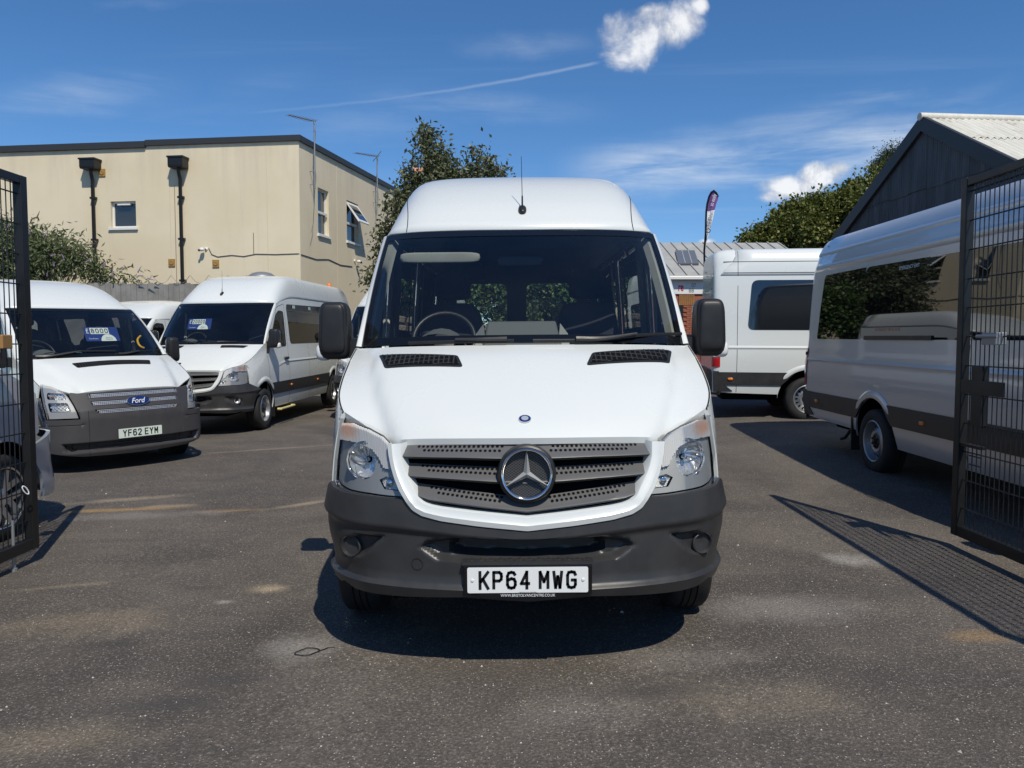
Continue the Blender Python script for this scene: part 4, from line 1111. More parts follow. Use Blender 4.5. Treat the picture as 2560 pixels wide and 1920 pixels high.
# --- cab and cabin
def cabin(v, rows_y=(2.15,), simple=False, rhd=True):
    f = v.part(MB().box((-.88, .95, .86), (.88, v.L - .1, .885)), 'cabin_floor', 'trim_dark')
    d = MB(); B = mirror_row(v.p['glassB'], 24)
    zb = v.p['glassB'][0][2]
    rows = [[q + Vector((-.03 * q.x, .03, -.035)) for q in B], [Vector((q.x * .97, max(q.y + .1, 1.22), zb - .055)) for q in B], [Vector((q.x * .97, 1.50 + .04 * math.cos(q.x * 3), zb - .07)) for q in B], [Vector((q.x * .97, 1.53, zb - .14)) for q in B], [Vector((q.x * .97, 1.45, .9)) for q in B]]
    d.grid(rows); ds = v.part(d, 'dashboard', 'dash', smooth=40)
    if not simple:
        cb = MB(); 
        cb.add([Vector(q) for q in ((-.235, 1.12, zb - .06), (.235, 1.12, zb - .06), (.20, 1.26, zb + .13), (-.20, 1.26, zb + .13), (-.25, 1.55, zb - .06), (.25, 1.55, zb - .06), (.21, 1.50, zb + .10), (-.21, 1.50, zb + .10))], [(0, 1, 2, 3), (3, 2, 6, 7), (0, 3, 7, 4), (1, 5, 6, 2), (4, 7, 6, 5)])
        v.part(cb, 'dash_console', 'dash', ds, bevel=.012)
        for sg in (-1, 1):
            cc = MB(); cc.add([Vector((sg * a, b, c)) for a, b, c in ((.20, 1.115, zb - .06), (.28, 1.12, zb - .06), (.275, 1.28, zb + .05), (.225, 1.25, zb + .115), (.29, 1.55, zb - .06), (.27, 1.48, zb + .07), (.22, 1.46, zb + .10))], [(0, 1, 2, 3), (1, 4, 5, 2), (2, 5, 6, 3)]); v.part(cc, 'dash_vent', 'trim_grey', ds, bevel=.008)
    sx = -.49 if rhd else .49
    hd = MB(); rows = []
    for i in range(11):
        a = math.pi * i / 10; r_ = .17; rows.append([Vector((sx + r_ * 1.05 * math.cos(a), 1.22, zb - .06 + .12 * math.sin(a))), Vector((sx + r_ * .95 * math.cos(a), 1.46, zb - .06 + .155 * math.sin(a)))])
    hd.grid(rows); v.part(hd, 'instrument_hood', 'dash', ds, smooth=60)
    Mw = Matrix.Translation((sx, 1.62, zb + .03)) @ Matrix.Rotation(R(58), 4, 'X')
    sw = MB(); sw.tube([Mw @ Vector((.195 * math.cos(2 * math.pi * k / 32), .195 * math.sin(2 * math.pi * k / 32), 0)) for k in range(33)], .016, 8, False)
    for a in (0, 180, 250, 290): sw.tube([Mw @ Vector((.05 * math.cos(R(a)), .05 * math.sin(R(a)), -.03)), Mw @ Vector((.19 * math.cos(R(a)), .19 * math.sin(R(a)), 0))], .014, 6)
    sw.lathe([(.07, -.05), (.07, -.02), (0, -.015)], Mw, 20); v.part(sw, 'steering_wheel', 'plastic_black', smooth=50)
    for x in (-.48, .48): seat(v, x, v.p['seat_s'], 1.12, .50, .66, True, 'front_seat')
    k = 0
    for ry in rows_y:
        for x in ((-.66, -.2, .3) if k % 2 == 0 else (-.66, -.16, .34, .7)): seat(v, x, ry, .98, .42, .62, False, 'passenger_seat')
        k += 1
    return ds
ds = cabin(main, (3.7, 4.6))
vs = MB()
l, r_ = [main.hit(main.glass_bvh, *q)[0] + Vector((0, .05, -.03)) for q in ((1004, 630), (1195, 630))]
rbox(vs, (l + r_) / 2, ((r_ - l).length, .03, .066), 5, 10)
main.part(vs, 'sun_visor', 'trim_grey', smooth=60)
vs = MB(); rbox(vs, (-.0, 1.86, 2.02), (.30, .05, .06), 5, 8); main.part(vs, 'interior_mirror', 'trim_dark', smooth=60)
for sg in (-1, 1):
    gp = [lerp2(r, .012 if sg < 0 else .988) for r in main.glass_rows]; gi = [lerp2(r, .055 if sg < 0 else .945) for r in main.glass_rows]
    main.part(MB().grid([[a + Vector((0, .02, -.01)) for a in gp], [lerp2([a, b], .5) + Vector((0, .025, -.01)) for a, b in zip(gp, gi)], [b + Vector((0, .09, -.02)) for b in gi]]), 'pillar_trim', 'trim_grey', smooth=60)
    main.part(MB().box((sg * .50 - .13, 5.70, 2.20), (sg * .50 + .13, 5.83, 2.38)), 'door_speaker', 'seat_cloth')
    gr_ = MB(); gr_.tube([(sg * .80, 2.4, 2.10), (sg * .78, 2.45, 2.16), (sg * .78, 4.6, 2.2), (sg * .80, 4.65, 2.1)], .012, 6); main.part(gr_, 'grab_rail', 'chrome')
# ------------------------------------------------------------------ the other vans on the lot
def price_card(v, px, txt, w, top=True, extra=None, off=.10, name='price_card', label=None):
    """blue dealer card behind the windscreen: hangs on the glass, so a thing of its own. px: photo pixel of its centre"""
    h, n = v.hit(v.glass_bvh, *px)
    if n.y > 0: n = -n
    c = v.M @ (h - n * off); nw = (v.M.to_3x3() @ n).normalized(); xd = (v.M.to_3x3() @ Vector((1, 0, 0))).normalized()
    nw = Vector((nw.x, nw.y, nw.z * .45)).normalized(); Mx = frame(c, xd, nw.cross(xd)); k = w / .62
    root = empty(name, c)
    loc = Matrix.Translation(c).inverted() @ Mx
    P = lambda pts, z=0: [loc @ Vector((a * k, b * k, z)) for a, b in pts]
    MB().prism(P(rounded([(-.31, -.155), (.31, -.155), (.31, .155), (-.31, .155)], .02)), (loc.to_3x3() @ Vector((0, 0, -.003)))).build('card', 'card_blue', root)
    MB().poly(P(rounded([(-.20, .0), (.14, .0), (.14, .135), (-.20, .135)], .004, 1), .0015)).build('price_strip', 'card_white', root, fix=False)
    stroke_text(txt, loc @ Matrix.Translation((-.03 * k, .067 * k, .003)), .10 * k, .014 * k, 'ink', root, pitch=.33 * k / len(txt), name='price', wf=.72)
    stroke_text('\u00a3', loc @ Matrix.Translation((-.25 * k, .07 * k, .002)), .11 * k, .013 * k, 'print_white', root, pitch=.07 * k, name='pound_sign')
    MB().poly(P([(.10 + .14 * math.cos(a) * 1.0, -.155 + .15 * math.sin(a)) for a in [math.pi * i / 14 for i in range(15)]], .002)).build('corner_patch', 'card_white', root, fix=False)
    lettering('Close Brothers', loc @ Matrix.Translation((-.17 * k, -.10 * k, .002)), .17 * k, .028 * k, 'print_white', root, name='finance_name')
    lettering('Found it\nFinance it?', loc @ Matrix.Translation((.11 * k, -.10 * k, .004)), .13 * k, .055 * k, 'ink', root, name='slogan')
    tag(root, label, 'price card', 'price cards behind windscreens'); return root

# --- second white minibus, parked behind on the left
left = Van('minibus', SPRINTER, (-5.28, 12.28, -.045), yaw=-2.4, pit=.6, rol=-.6, L=7.345, wb=4.325)
tag(left.root, 'white minibus with dark tinted windows, \u00a320000 card and silver roof vent, below the cream building', 'minibus', 'minibuses for sale')
left.shell([DOOR], [DOOR], (), True, 'side_glass', SEAMS + ([(3.55, .34), (3.55, 1.42)],), res=.12)
sprinter_front(left, True)
sprinter_sides(left, markers=((2.36, .68), (4.05, .68), (5.9, .68)))
for sg in (-1, 1):
    left.part(sheet(rounded([(2.47, 1.45), (6.9, 1.45), (6.9, 2.25), (2.42, 2.20)], .09), left.side(sg, .004), .3, .004), 'side_window', 'privacy_glass', smooth=40)
    door_mirror(left, sg, (1.092, 1.24, 1.56), (.185, .17, .335), (.965, 1.30, 1.45)); shoulder(left, sg)
    for y in (2.75, 3.75, 4.75): left.part(MB().box((sg * (left.Wd(y, 2.02) + .006) - .001, y, 2.13), (sg * (left.Wd(y, 2.02) + .006) + .001, y + .16, 2.19)), 'window_sticker', 'card_pale')
hd = MB(); rbox(hd, (left.Wd(2.12, 1.15) + .02, 2.12, 1.19), (.05, .20, .05), 4, 8); left.part(hd, 'door_handle', 'plastic_black', smooth=60)
left.wheels()
for x, y in ((.87, 1.5), (-.87, 1.5)): left.part(MB().box((x - .1, y - .02, .16), (x + .1, y, .5)), 'mud_flap', 'plastic_black', bevel=.004)
left.part(MB().tube([(.93, 1.75, .27), (.99, 1.75, .27), (.99, 2.5, .27), (.93, 2.5, .27)], .022, 8), 'side_step', 'cream_yellow')
dm = MB(); dm.lathe([(.30, 0), (.30, .02), (.27, .07), (.19, .125), (.09, .15), (0, .155)], Matrix.Translation((-.12, 4.0, 2.795)), 32); left.part(dm, 'roof_vent', 'galv', smooth=50)
bc = MB(); bc.lathe([(.06, 0), (.06, .06), (.04, .09), (0, .1)], Matrix.Translation((.55, 6.7, 2.78)), 16); left.part(bc, 'beacon', 'amber', smooth=50)
left_aer = None
mbr = MB().grid(left.roof_rows); rbl = BVHTree.FromPolygons(mbr.v, mbr.f)
q, n_ = left.hit(rbl, 380 + 660 * .2652, 660 + 280 * .2652); roof_aerial(left, q, n_, .42)
for sg in (-1, 1):
    bonnet_vent(left, None, local=[(sg * .32, .83), (sg * .34, .72), (sg * .72, .78), (sg * .76, .90)])
Zc = lambda a, b: (380 + a * .2652, 660 + b * .2652)
wiper(left, [Zc(140, 748), Zc(430, 742)], [Zc(430, 748), Zc(330, 745)]); wiper(left, [Zc(480, 745), Zc(800, 738)], [Zc(620, 745), Zc(720, 741)])
cabin(left, (), True)
price_card(left, Zc(428, 525), '20000', .42, label='blue \u00a320000 price card behind the windscreen of the minibus with silver roof vent')
hb, n_ = left.hit(left.hood_bvh, *Zc(258, 943))
if hb:
    left.part(MB().lathe([(.03, -.002), (.03, .005), (0, .007)], frame(hb + Vector((0, -.002, .003)), (1, 0, 0), (0, 1, .6)), 20), 'bonnet_badge', 'badge_blue', smooth=50)

# --- third one in the same row, mostly hidden by the middle van
hid = Van('minibus', SPRINTER, (-2.52, 14.4, .02), yaw=-4, rol=-.5, L=6.4, wb=4.0)
tag(hid.root, 'white minibus almost hidden behind the KP64 MWG van, one headlamp showing', 'minibus', 'minibuses for sale')
hid.shell([DOOR], [DOOR], (), True, 'side_glass', (), res=.14); sprinter_front(hid, True); sprinter_sides(hid)
for sg in (-1, 1):
    hid.part(sheet(rounded(rect(2.45, 6.0, 1.43, 2.07), .09), hid.side(sg, .004), .3, .004), 'side_window', 'privacy_glass', smooth=40)
    door_mirror(hid, sg, (1.092, 1.24, 1.56), (.185, .17, .335), (.965, 1.30, 1.45))
hid.wheels(); cabin(hid, (), True)

# --- silver van on the right, its flank in shade
silver = Van('minibus', SPRINTER, (4.88, 3.0, .03), yaw=-.4, pit=.3, rol=-.6, L=7.345, wb=4.325, paint='paint_silver')
tag(silver.root, 'silver minibus with long tinted side windows and dark rub strip beside the open gate', 'minibus', 'minibuses for sale')
silver.shell([DOOR], [DOOR], (), False, 'privacy_glass', SEAMS + ([(3.6, .34), (3.6, 1.42)],), res=.09)
sprinter_front(silver, True); sprinter_sides(silver, markers=((4.28, .665), (6.86, .665)))
for sg in (-1, 1):
    shoulder(silver, sg, 1.19, 1.4)
    for a, b in ((2.47, 5.72), (5.727, 6.98)):
        w = [(a, 1.46), (b, 1.46), (b - (.10 if b > 6 else 0), 2.27), (a, 2.22)]
        w = rounded(w, .10) if b < 6 else ([(a, 1.46)] + rounded([(b - .12, 1.46), (b, 1.46), (b - .10, 2.27), (b - .25, 2.27)], .12)[5:15] + [(a, 2.27)])
        g_ = silver.part(sheet(w, silver.side(sg, .005), .25, .005, resy=.2), 'side_window', 'privacy_glass', smooth=40)
    silver.part(MB().add([silver.side(sg, o)(y, z, 0) for y in (4.2, 5.60) for z, o in ((1.455, .006), (1.455, .02), (1.50, .02), (1.50, .006))], [(0, 1, 5, 4), (1, 2, 6, 5), (2, 3, 7, 6), (0, 1, 2, 3), (4, 5, 6, 7)]), 'window_track', 'plastic_black')
    door_mirror(silver, sg, (1.092, 1.24, 1.56), (.185, .17, .335), (.965, 1.30, 1.45))
    for zr, o in ((2.385, .010), (2.56, .010)):
        rows = []
        for i in range(30):
            y = lerp(2.2, 7.2, i / 29); rows.append([Vector((sg * (interp([(z, x) for x, z in reversed(SPRINTER['roof'])], zr + d) + q), y, zr + d)) for d, q in ((-.03, .0008), (-.01, o * .7), (.004, o), (.03, .0008))])
        silver.part(MB().grid(rows), 'roof_rib', 'paint_silver', smooth=50)
for sg in (-1,):
    x = -(silver.Wd(5.0, 2.19) + .0075)
    lettering('EMERGENCY EXIT', frame((x - .0, 4.75, 2.19), (0, -1, 0), (.05, 0, 1)), .40, .036, 'print_white', silver.root, name='exit_sign', shear=.2)
    lettering('IN EMERGENCY BREAK GLASS', frame((-(silver.Wd(5.0, 1.56) + .0065), 5.1, 1.565), (0, -1, 0), (.05, 0, 1)), .55, .028, 'red_lens', silver.root, name='break_glass_notice')
silver.wheels(); 
for sg in (-1, 1):
    silver.part(MB().box((sg * .87 - .12, 5.84, .18), (sg * .87 + .12, 5.86, .56)), 'mud_flap', 'plastic_black', bevel=.004)
def tail_lamps(v, z0=.86, z1=1.34):
    for sg in (-1, 1):
        rows = []
        for i in range(7):
            z = lerp(z0, z1, i / 6); r_ = []
            for ins, ds in ((-.004, -.115), (-.004, -.06), (.014, -.02), (.045, .002), (.10, .008)):
                w = interp(v.p['w'], z); r_.append(Vector((sg * (w * (1 - ins) + .004), v.L + ds, z)))
            rows.append(r_)
        v.part(MB().grid(rows), 'tail_lamp', 'red_lens', smooth=60)
        rows2 = [[q + Vector((sg * .002, .001, 0)) for q in r] for r in rows[2:4]]; v.part(MB().grid(rows2), 'reversing_lamp', 'white_lens', smooth=60)
    b = MB(); pr = [(.0, .46), (.03, .40), (.05, .50), (.05, .72), (.03, .80), (-.03, .80)]
    rows = [[Vector((x, v.L + (y_ if abs(x) < .9 else y_ - .04 - (abs(x) - .9) * 1.2), z)) for y_, z in pr] for x in [-.985, -.96, -.9, -.5, 0, .5, .9, .96, .985]]
    b.grid(rows); v.part(b, 'rear_bumper', 'plastic_dark', smooth=50)
    for sg in (-1, 1):
        b = sheet([(v.L - .32, .47), (v.L - .02, .45), (v.L + .0, .79), (v.L - .10, .79), (v.L - .12, .62)], v.side(sg, .012), .06, .014); v.part(b, 'bumper_corner', 'plastic_dark', smooth=50)
tail_lamps(silver)
hb = MB(); rbox(hb, (-.975, 7.27, 1.27), (.03, .05, .05), 3, 8); silver.part(hb, 'door_stop', 'plastic_black', smooth=60)
silver.part(MB().tube([(-.75, 6.3, .42), (-.80, 6.45, .24), (-.83, 6.5, .22)], .02, 8), 'exhaust_pipe', 'plastic_black')

# --- white van on the right, side on
wr_yaw = 82.0
ca, sa = math.cos(R(wr_yaw)), math.sin(R(wr_yaw)); tx, ty, Lw = 3.26, 12.5, 5.9
ox, oy = tx + .98 * ca + Lw * sa, ty + .98 * sa - Lw * ca
white = Van('van', SPRINTER, (ox, oy, .20), yaw=wr_yaw, rol=-1.0, pit=.3, L=Lw, wb=3.4)
tag(white.root, 'white high-roof van parked side on with one dark window, behind the silver minibus', 'van', 'minibuses for sale')
white.shell([], [], (), False, 'privacy_glass', ([(5.52, .45), (5.52, 2.17)], [(4.05, .45), (4.05, 1.42)]), res=.12); sprinter_front(white); sprinter_sides(white, markers=((5.62, .665),))
for sg in (-1, 1):
    shoulder(white, sg, 1.17, 1.4)
    white.part(sheet(rounded([(3.2, 1.46), (5.36, 1.46), (5.30, 2.26), (3.2, 2.26)], .10), white.side(sg, .005), .3, .005), 'side_window', 'privacy_glass', smooth=40)
    for zr in (2.38, 2.56):
        white.part(MB().tube([Vector((sg * (interp([(z, x) for x, z in reversed(SPRINTER['roof'])], zr) + .001), y, zr)) for y in (3.2, 4, 5, 5.75)], .005, 5), 'roof_rib', 'seam')
    white.part(MB().tube([Vector((sg * (interp([(z, x) for x, z in reversed(SPRINTER['roof'])], z) + .002), 5.52, z)) for z in (2.33, 2.45, 2.55, 2.66, 2.735)], .004, 5), 'panel_gap', 'seam')
    door_mirror(white, sg, (1.092, 1.24, 1.56), (.185, .17, .335), (.965, 1.30, 1.45))
white.wheels(); tail_lamps(white)

# --- white van with the grey nose on the left
TRANSIT = dict(
    nose=[(0, 0), (.3, .014), (.5, .042), (.65, .085), (.76, .14), (.84, .205), (.90, .29), (.935, .38), (.955, .48), (.967, .6), (.972, .75), (.975, .9)],
    lean=lambda z: max(0, z - .8) * .34, wmax=.975,
    w=[(.28, .93), (.45, .96), (.8, .975), (1.1, .968), (1.4, .935), (1.7, .895), (2.0, .845)],
    roof=[(0, 2.47), (.3, 2.467), (.5, 2.455), (.62, 2.43), (.70, 2.385), (.755, 2.31), (.795, 2.21), (.825, 2.1), (.845, 2.0)],
    row0=[(0, 1.66, 2.03), (.3, 1.67, 2.03), (.5, 1.69, 2.03), (.6, 1.71, 2.03), (.68, 1.73, 2.03), (.73, 1.75, 2.03), (.77, 1.775, 2.03), (.80, 1.80, 2.025), (.845, 1.86, 2.0)],
    rprof=[(1.66, 2.03), (1.9, 2.17), (2.15, 2.29), (2.4, 2.38), (2.7, 2.44), (3.1, 2.47)],
    top=[(.46, 1.10), (.6, 1.18), (.8, 1.275), (1.0, 1.36), (1.08, 1.39)], pillar=(1.10, 1.395, 1.86, 2.0),
    hoodC=[(.12, 1.03), (.18, 1.08), (.32, 1.16), (.5, 1.25), (.68, 1.335), (.84, 1.40)],
    hoodK=[(.55, .19, 1.01), (.57, .25, 1.065), (.60, .38, 1.14), (.64, .55, 1.225), (.69, .76, 1.325), (.74, .95, 1.388)],
    hoodE=[.46, .52, .62, .76, .92, 1.08], lip=.018,
    glassB=[(0, .86, 1.405), (.4, .89, 1.405), (.68, .97, 1.40), (.865, 1.09, 1.395)],
    glassT=[(0, 1.655, 2.02), (.4, 1.675, 2.02), (.62, 1.71, 2.02), (.79, 1.78, 2.015)],
    axle=.93, wb=2.933, arch=.43, tyre=.335, track=.865, tw=.215, sill=.30, rearz=.40, dripz=2.0, straight=3.1,
    front_edge=[(.49, .79), (.46, 1.10)], arch_front=(.66, .69), seat_s=2.0)
ford = Van('van', TRANSIT, (-4.50, 9.26, -.11), yaw=51.2, pit=.2, rol=-1.0, L=4.9)
tag(ford.root, 'white medium-roof van with grey plastic nose, blue oval badge and number plate YF62 EYM', 'van', 'minibuses for sale')
Zf = lambda a, b: (a * .31344, 660 + b * .31344)
FDOOR = [(1.30, 1.38), (2.05, 1.38), (2.05, 1.90), (1.80, 1.91), (1.70, 1.86)]
FWIN = [FDOOR, rect(2.25, 3.3, 1.38, 1.92), rect(3.4, 4.6, 1.38, 1.92)]
ford.shell(FWIN, FWIN, [rect(-.68, -.1, 1.4, 1.92), rect(.1, .68, 1.4, 1.92)], True, 'side_glass', ([(1.18, 1.2), (1.3, .8), (1.38, .32)], [(2.15, .32), (2.15, 1.98)]), res=.12)
def ford_front(v, src=None):
    src = src or v; pk_ = lambda pts: [src.pick(*Zf(*q)) for q in pts]
    lampL = pk_([(322, 962), (400, 975), (480, 1008), (540, 1058), (582, 1122), (632, 1235), (505, 1240), (378, 1244), (352, 1140), (332, 1040)])
    lampL = [(min(a, -.3), b) for a, b in lampL]
    zb = min(b for a, b in lampL) - .012; ui = [q for q in lampL][5][0]; uo = lampL[7][0]
    edge = [lampL[5], lampL[4], lampL[3], (lampL[3][0] + .03, lampL[3][1] + .02)]
    def u_at_y(y):
        for u, x, yy in v.nu:
            if yy >= y: return u
        return v.U
    hood_front = lambda u: interp([(0, 1.012), (.3, 1.008), (.56, .99), (.62, 1.0), (.7, 1.02)], abs(u))
    ua = u_at_y(v.p['arch_front'][0]); ax, ar, az = v.p['axle'], v.p['arch'], v.p['tyre']
    arc = []
    for k in range(7):
        z = lerp(v.p['arch_front'][1] - .01, .33, k / 6); y = ax - math.sqrt(max(0, ar ** 2 - (z - az) ** 2)); arc.append((-(u_at_y(y) - .004), z))
    zlb = lampL[5][1] - .008
    half = [(-ua, v.p['arch_front'][1] - .01), (uo - .04, zlb - .02), (uo, zlb), (lampL[5][0] + .012, zlb), (lampL[4][0] + .012, lampL[4][1]), (lampL[3][0] + .016, lampL[3][1] + .004), (lampL[3][0] + .03, hood_front(lampL[3][0] + .03) - .002), (-.3, hood_front(.3)), (0, hood_front(0))]
    bot = [arc[-1], (-.80, .30), (-.62, .275), (-.3, .265), (0, .26)]
    out = half + [(-a, b) for a, b in reversed(half)][1:] + [(-a, b) for a, b in arc[1:-1]] + [(-a, b) for a, b in bot] + list(reversed(bot))[1:] + list(reversed(arc[1:-1]))
    slot = [rect(-.53, .53, .943, .995), [(-.50, .855), (-.125, .855), (-.125, .908), (-.52, .908)], [(.50, .855), (.52, .908), (.125, .908), (.125, .855)], [(-.44, .758), (.44, .758), (.49, .812), (-.49, .812)]]
    low = [(-.80, .325), (.80, .325), (.84, .435), (-.84, .435)]
    def off(u, z):
        a = abs(u); o = .006
        o += .012 * sstep(.80, .70, z) * sstep(.25, .45, z) + .014 * sstep(.5, .8, a) * sstep(.82, .76, z)
        for s_ in slot:
            if s_[0][1] - .06 < z < s_[2][1] + .06: o -= .035 * sstep(-.002, .007, sdist((u, z), s_))
        if .28 < z < .48: o -= .06 * sstep(-.004, .018, sdist((u, z), low))
        o -= .35 * max(0, .315 - z)
        o -= .006 * sstep(.004, .0, abs(a - .56)) * (z < .80)
        o -= .010 * sstep(.005, .0, abs(z - .645 - .0)) * (a > .62)
        return o
    u5 = abs(lampL[5][0]) - .012; ut = [(0, hood_front(0)), (.3, hood_front(.3)), (u5 - .001, hood_front(u5)), (u5, zlb), (abs(uo), zlb), (abs(uo) + .04, zlb - .02), (ua, v.p['arch_front'][1] - .01)]; ub = sorted((abs(a), b) for a, b in bot[1:]) + [(.95, .33)]
    def botf(a):
        x, y, _, _ = v.nose_at(a); z = interp(ub, a)
        return max(z, az + math.sqrt(ar * ar - (ax - y) ** 2)) if abs(ax - y) < ar and y > .5 else z
    zb_ = (.312, .325, .345, .42, .435, .45, .638, .652, .756, .766, .804, .814, .853, .863, .900, .910, .941, .951, .987, .997)
    b = grid_bumper(v, lambda a: interp(ut, a), botf, off, lambda a: zb_, (3, 1, 2, 3, 1, 2, 5, 2, 4, 1, 2, 1, 2, 1, 2, 1, 2, 1, 2, 1, 1), ua, 110, [.12, .126, .134, .44, .49, .50, .51, .52, .53, .535, .553, .556, .56, .564, .567, .80, .84] + [q[0] for q in ut] + [q[0] + .005 for q in ut], m='plastic_grey')
    for sg in (-1, 1):
        tri = [(sg * (u5 - .004), zlb), (sg * (abs(lampL[4][0]) - .012), lampL[4][1]), (sg * (abs(lampL[3][0]) - .016), lampL[3][1] + .004), (sg * (abs(lampL[3][0]) - .03), hood_front(lampL[3][0]) - .002), (sg * (u5 - .004), hood_front(u5))]
        v.part(sheet(tri, v.nose(.0065), .03, .02), 'grille_panel', 'plastic_grey', b)
    for s_ in slot:
        m_ = MB(); a0, a1, z0, z1 = min(q[0] for q in s_), max(q[0] for q in s_), s_[0][1], s_[2][1]; g_ = grow(s_, -.004)
        n = int((a1 - a0) / .021)
        for i in range(n + 1):
            u = lerp(a0 + .006, a1 - .006, i / n); zz = [z for z in (lerp(z0, z1, k / 12) for k in range(13)) if inside((u, z), g_)]
            if len(zz) > 1: m_.tube([v.nose(-.004)(u, zz[0], 0), v.nose(-.004)(u, zz[-1], 0)], .0034, 5)
        for fr in (.22, .5, .8):
            z = lerp(z0, z1, fr); uu = [u for u in (lerp(a0, a1, k / 40) for k in range(41)) if inside((u, z), g_)]; m_.tube([v.nose(-.003)(u, z, 0) for u in uu], .0036, 5)
        gm_ = v.part(m_, 'grille_mesh', 'satin_chrome', b); gm_['kind'] = 'stuff'
    ov = MB(); c = v.nose(.012)(0, .885, 0); M = frame(c, (1, 0, 0), (0, .3, 1)); Sx = Matrix.Diagonal((1.55, .66, 1, 1))
    o1 = v.part(MB().lathe([(.092, -.01), (.092, .006), (.088, .010), (.083, .008)], M @ Sx, 36), 'oval_badge', 'chrome', b, smooth=50)
    v.part(MB().lathe([(.084, .006), (.06, .010), (0, .011)], M @ Sx, 36), 'badge_field', 'badge_blue', o1, smooth=60)
    lettering('Ford', M @ Matrix.Translation((0, 0, .0135)), .165, .062, 'print_white', o1, shear=.35, bold=.004)
    for sg in (-1, 1):
        S = [(-sg * a, bb) for a, bb in lampL]
        hl = v.part(sheet(S, v.nose(.004), .04, .04), 'headlamp', 'lamp_lens', smooth=60)
        cu = sum(q[0] for q in S) / len(S); cz = sum(q[1] for q in S) / len(S)
        up = [(lerp(q[0], cu, .22), q[1]) for q in S]; zm = cz - .005
        h1 = rounded([(cu - .12, cz + .03), (cu + .11, cz + .02), (cu + .09, cz + .095), (cu - .10, cz + .11)] if sg < 0 else [(cu - .11, cz + .02), (cu + .12, cz + .03), (cu + .10, cz + .11), (cu - .09, cz + .095)], .03)
        h2 = rounded([(cu - .11, cz - .115), (cu + .135, cz - .115), (cu + .11, cz - .01), (cu - .12, cz - .01)] if sg < 0 else [(cu - .135, cz - .115), (cu + .11, cz - .115), (cu + .12, cz - .01), (cu - .11, cz - .01)], .025)
        gS = grow(S, -.006); h1 = [q for q in densify(h1, .01) if sdist(q, gS) > .004]; h2 = [q for q in densify(h2, .01) if sdist(q, gS) > .004]
        v.part(sheet(gS, v.nose(-.022), .04, 0, [h for h in (h1, h2) if len(h) > 5]), 'lamp_housing', 'lamp_bright', hl, smooth=40)
        if len(h2) > 5: v.part(sheet(h2, v.nose(lambda u, z: -.055 + .012 * math.sin(u * 120) * math.sin(z * 150)), .012, .0), 'reflector', 'reflector', hl)
        if len(h1) > 5:
            v.part(sheet(h1, v.nose(lambda u, z: -.05 + .010 * math.sin(u * 140) * math.sin(z * 110)), .012, 0), 'indicator_reflector', 'reflector', hl)
            bu = MB(); rbox(bu, v.nose(-.035)(h1[0][0] * 0 + cu + (-sg) * -.0 + sg * .055, cz + .06, 0), (.035, .03, .035), 2.2, 8); v.part(bu, 'indicator_bulb', 'amber_clear', hl, smooth=60)
        fl = MB(); x, y, nx, ny = v.nose_at(sg * .73); q = v.nose(-.04)(sg * .73, .385, 0)
        fl.lathe([(.045, -.01), (.045, .012), (.038, .014), (.0, .004)], Matrix.Translation(q) @ Vector((nx * .4, ny, 0)).normalized().to_track_quat('Z', 'Y').to_matrix().to_4x4(), 24); v.part(fl, 'fog_lamp', 'gloss_black', b, smooth=50)
    for z in (.345, .375, .405): v.part(MB().tube([v.nose(-.045)(u, z, 0) for u in (-.5, -.25, 0, .25, .5)], .006, 6), 'intake_slat', 'plastic_black', b)
    v.part(sheet([(-.84, .4), (.84, .4), (.84, 1.0), (-.84, 1.0)], lambda a, z, d: v.nose(-.15)(v.u_of_x(a), z, 0), .1, 0), 'front_panel', 'black')
    # number plate
    c = src.pick(*Zf(1118, 1335))
    if v is src: v.plate('YF62 EYM', (0, -.022, c[1]), 'plate_tint')
ford_front(ford); ford.wheels()
for sg in (-1, 1):
    door_mirror(ford, sg, (1.07, 1.20, 1.46), (.155, .15, .34), (.93, 1.25, 1.38), lens=False)
    zz = .62; ford.part(sheet([(1.38, .50), (2.933 + .93 - .44, .50), (2.933 + .93 - .44, .70), (1.37, .70)], ford.side(sg, .012), .2, .014), 'side_moulding', 'plastic_grey')
bonnet_vent(ford, [Zf(570, 795), Zf(1195, 768), Zf(1203, 800), Zf(620, 830)], nx=30)
wiper(ford, [Zf(420, 737), Zf(620, 705), Zf(920, 700)], [Zf(290, 775), Zf(400, 758), Zf(640, 710)]); wiper(ford, [Zf(910, 752), Zf(1080, 705), Zf(1270, 690)], [Zf(940, 752), Zf(1000, 730), Zf(1100, 705)])
cabin(ford, (3.0, 3.9), True)
price_card(ford, Zf(828, 510), '8000', .43, label='blue and white \u00a38000 price card behind the windscreen of the YF62 EYM van')
# yellow cable hung on the screen pillar inside
def in_glass(v, px, off):
    h, n = v.hit(v.glass_bvh, *px); n = -n if n.y > 0 else n; return v.M @ (h - n * off)
cp = [in_glass(ford, Zf(*q), .05) for q in ((1135, 552), (1112, 580), (1118, 615), (1140, 640), (1165, 650))]
tag(MB().tube(smooth_curve(cp, 12), .014, 8).build('cable', 'yellow', None, smooth=50), 'short yellow cable hanging inside the windscreen of the YF62 EYM van', 'cable')

